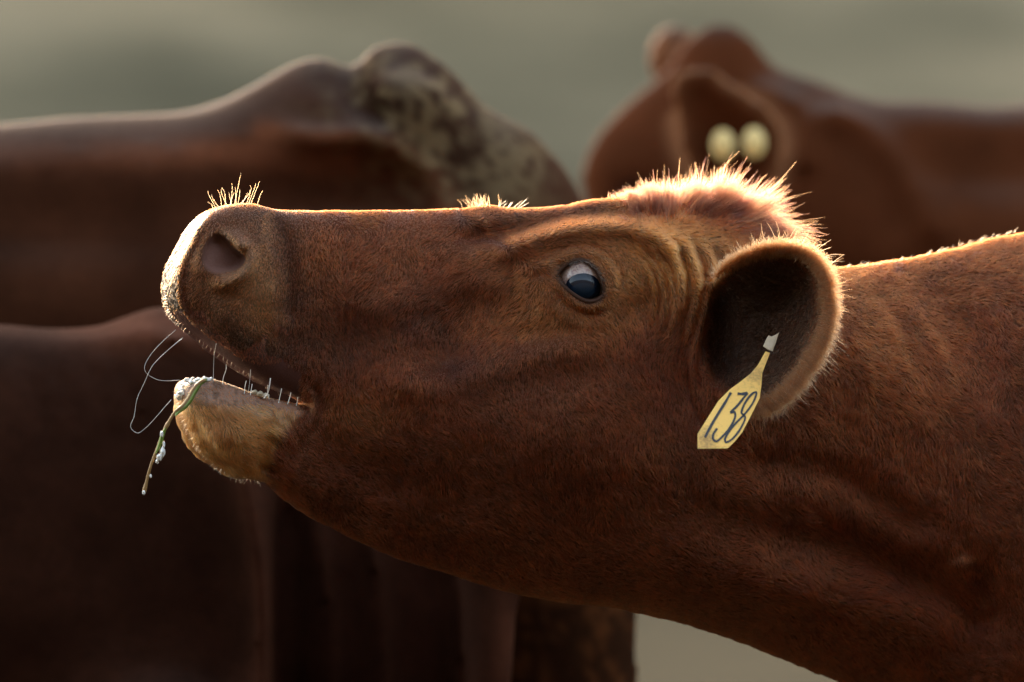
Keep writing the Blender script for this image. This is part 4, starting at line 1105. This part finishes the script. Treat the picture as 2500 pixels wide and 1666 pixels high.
# triangulate the outline over a grid with bmesh
import bmesh
def plate(poly, th, name, mat, parent, to, soil):
    bm = bmesh.new(); P_ = np.asarray(poly, float); n = len(P_)
    vs_ = [bm.verts.new((p[0], p[1], 0)) for p in P_]; f = bm.faces.new(vs_)
    lo, hi = P_.min(0), P_.max(0)
    for ax in (0, 1):
        for q in np.arange(lo[ax] + 7, hi[ax], 9):
            no = (1, 0, 0) if ax == 0 else (0, 1, 0); co = (q, 0, 0) if ax == 0 else (0, q, 0)
            bmesh.ops.bisect_plane(bm, geom=bm.verts[:] + bm.edges[:] + bm.faces[:], plane_co=co, plane_no=no)
    bm.verts.index_update()
    B = [v.co.copy() for v in bm.verts]; m = len(B); bnd = {v.index for e in bm.edges if e.is_boundary for v in e.verts}
    be = [(e.verts[0].index, e.verts[1].index) for e in bm.edges if e.is_boundary]
    FF = [[v.index for v in f.verts] for f in bm.faces]; bm.free()
    V = [to(c.x, c.y, -th / 2 + (th * 0.18 if i in bnd else 0)) for i, c in enumerate(B)] + [to(c.x, c.y, th / 2 - (th * 0.18 if i in bnd else 0)) for i, c in enumerate(B)]
    F = [tuple(f) for f in FF] + [tuple(i + m for i in reversed(f)) for f in FF] + [(a, b, b + m, a + m) for a, b in be]
    o = mesh_obj(name, V, F, mat, parent, smooth=False)
    bb = bmesh.new(); bb.from_mesh(o.data); bmesh.ops.recalc_face_normals(bb, faces=bb.faces); bb.to_mesh(o.data); bb.free()
    a = o.data.attributes.new('soil', 'FLOAT', 'POINT'); a.data.foreach_set('value', np.array([soil(c.x, c.y) for c in B] * 2, np.float32))
    return o
plate(pd, 0.0017, 'panel', M_tag, tag, tw, soilf)
plate([(1863, 846), (1876, 855), (1886, 858), (1894, 838), (1902, 812), (1893, 818), (1884, 822), (1876, 819), (1869, 832)], 0.0032, 'stud', mat_tag('tag_stud', (0.62, 0.50, 0.34), 0.5), tag, lambda u, v, dy: tw(u, v, dy - 0.0012), lambda u, v: 0.05)
M_ink = mat_plain('tag_ink', (0.018, 0.022, 0.032), 0.5)
def r5(x, y): return 1600 + x * 0.35088, 600 + y * 0.35088
def numeral(strokes):
    Vs, Fs = [], []
    for pl, w in strokes:
        p = spline([r5(*q) for q in pl], 8); n = len(p); T = np.gradient(p, axis=0); T /= np.linalg.norm(T, axis=1)[:, None] + 1e-9; Nn = np.stack([-T[:, 1], T[:, 0]], 1)
        ww = w * (1 + 0.15 * vnoise(np.arange(n), np.arange(n) * 0, 5, 77)); b = len(Vs)
        for dy in (-0.00125, -0.0007):
            for s_ in (-1, 1):
                for k in range(n): q = p[k] + Nn[k] * ww[k] * s_; Vs.append(tw(q[0], q[1], dy))
        for a, c in ((0, 1), (1, 3), (3, 2), (2, 0)):
            for k in range(n - 1): Fs.append((b + a * n + k, b + a * n + k + 1, b + c * n + k + 1, b + c * n + k))
        Fs.append((b, b + n, b + 3 * n, b + 2 * n)); Fs.append((b + n - 1, b + 2 * n - 1, b + 4 * n - 1, b + 3 * n - 1))
    mesh_obj('numeral', Vs, Fs, M_ink, tag, smooth=False)
numeral([([(526, 1022), (490, 1085), (440, 1165), (398, 1235), (365, 1295), (345, 1335)], 3.0)])
numeral([([(572, 1030), (605, 1032), (642, 1026)], 3.2), ([(642, 1026), (610, 1065), (570, 1115), (525, 1160), (550, 1158), (556, 1185), (540, 1230), (505, 1285), (465, 1330), (425, 1362), (402, 1345), (405, 1310), (430, 1272)], 2.6)])
numeral([([(618, 1178), (600, 1165), (612, 1120), (640, 1070), (675, 1030), (702, 1020), (698, 1050), (675, 1100), (640, 1150), (610, 1185), (560, 1235), (515, 1290), (485, 1345), (492, 1368), (530, 1350), (575, 1300), (610, 1240), (625, 1195), (608, 1172)], 2.4)])

# ------------------------------------------------------------------ the two round tags in the far cow's ear
M_tag2 = mat_tag('pale_round_tag', (0.97, 0.74, 0.29), 0.05)
for (u, v, lab) in ((1765, 354, 'pale yellow round ear tag nearer the eye in the far cow\'s ear'), (1841, 349, 'pale yellow round ear tag nearer the neck in the far cow\'s ear')):
    yy = 1.5 - 0.205; k = S * (D + yy) / D
    c0 = np.array([(u - 1250) * k, yy, ZC + (833 - v) * k])
    t = thing('round_tag', lab, 'ear tag', tuple(c0), 'round tags in the far cow\'s ear')
    t.rotation_euler = (math.radians(-15), 0, 0)
    V = []; F = []; n = 28; prof = [(0.0, -0.0016), (0.95, -0.0016), (1.0, -0.0006), (1.0, 0.0006), (0.95, 0.0016), (0.0, 0.0016)]
    for rr_, dy in prof:
        for j in range(n): V.append((rr_ * 0.0102 * math.cos(2 * math.pi * j / n), dy, rr_ * 0.0145 * math.sin(2 * math.pi * j / n)))
    for a in range(len(prof) - 1):
        for j in range(n): l = (j + 1) % n; F.append((a * n + j, a * n + l, (a + 1) * n + l, (a + 1) * n + j))
    mesh_obj('plate', V, F, M_tag2, t)
    V, F = tube([(0, -0.006, 0), (0, -0.003, 0), (0, 0.03, 0)], [0.003, 0.0035, 0.003], 10)
    mesh_obj('stud', V, F, M_tag2, t)
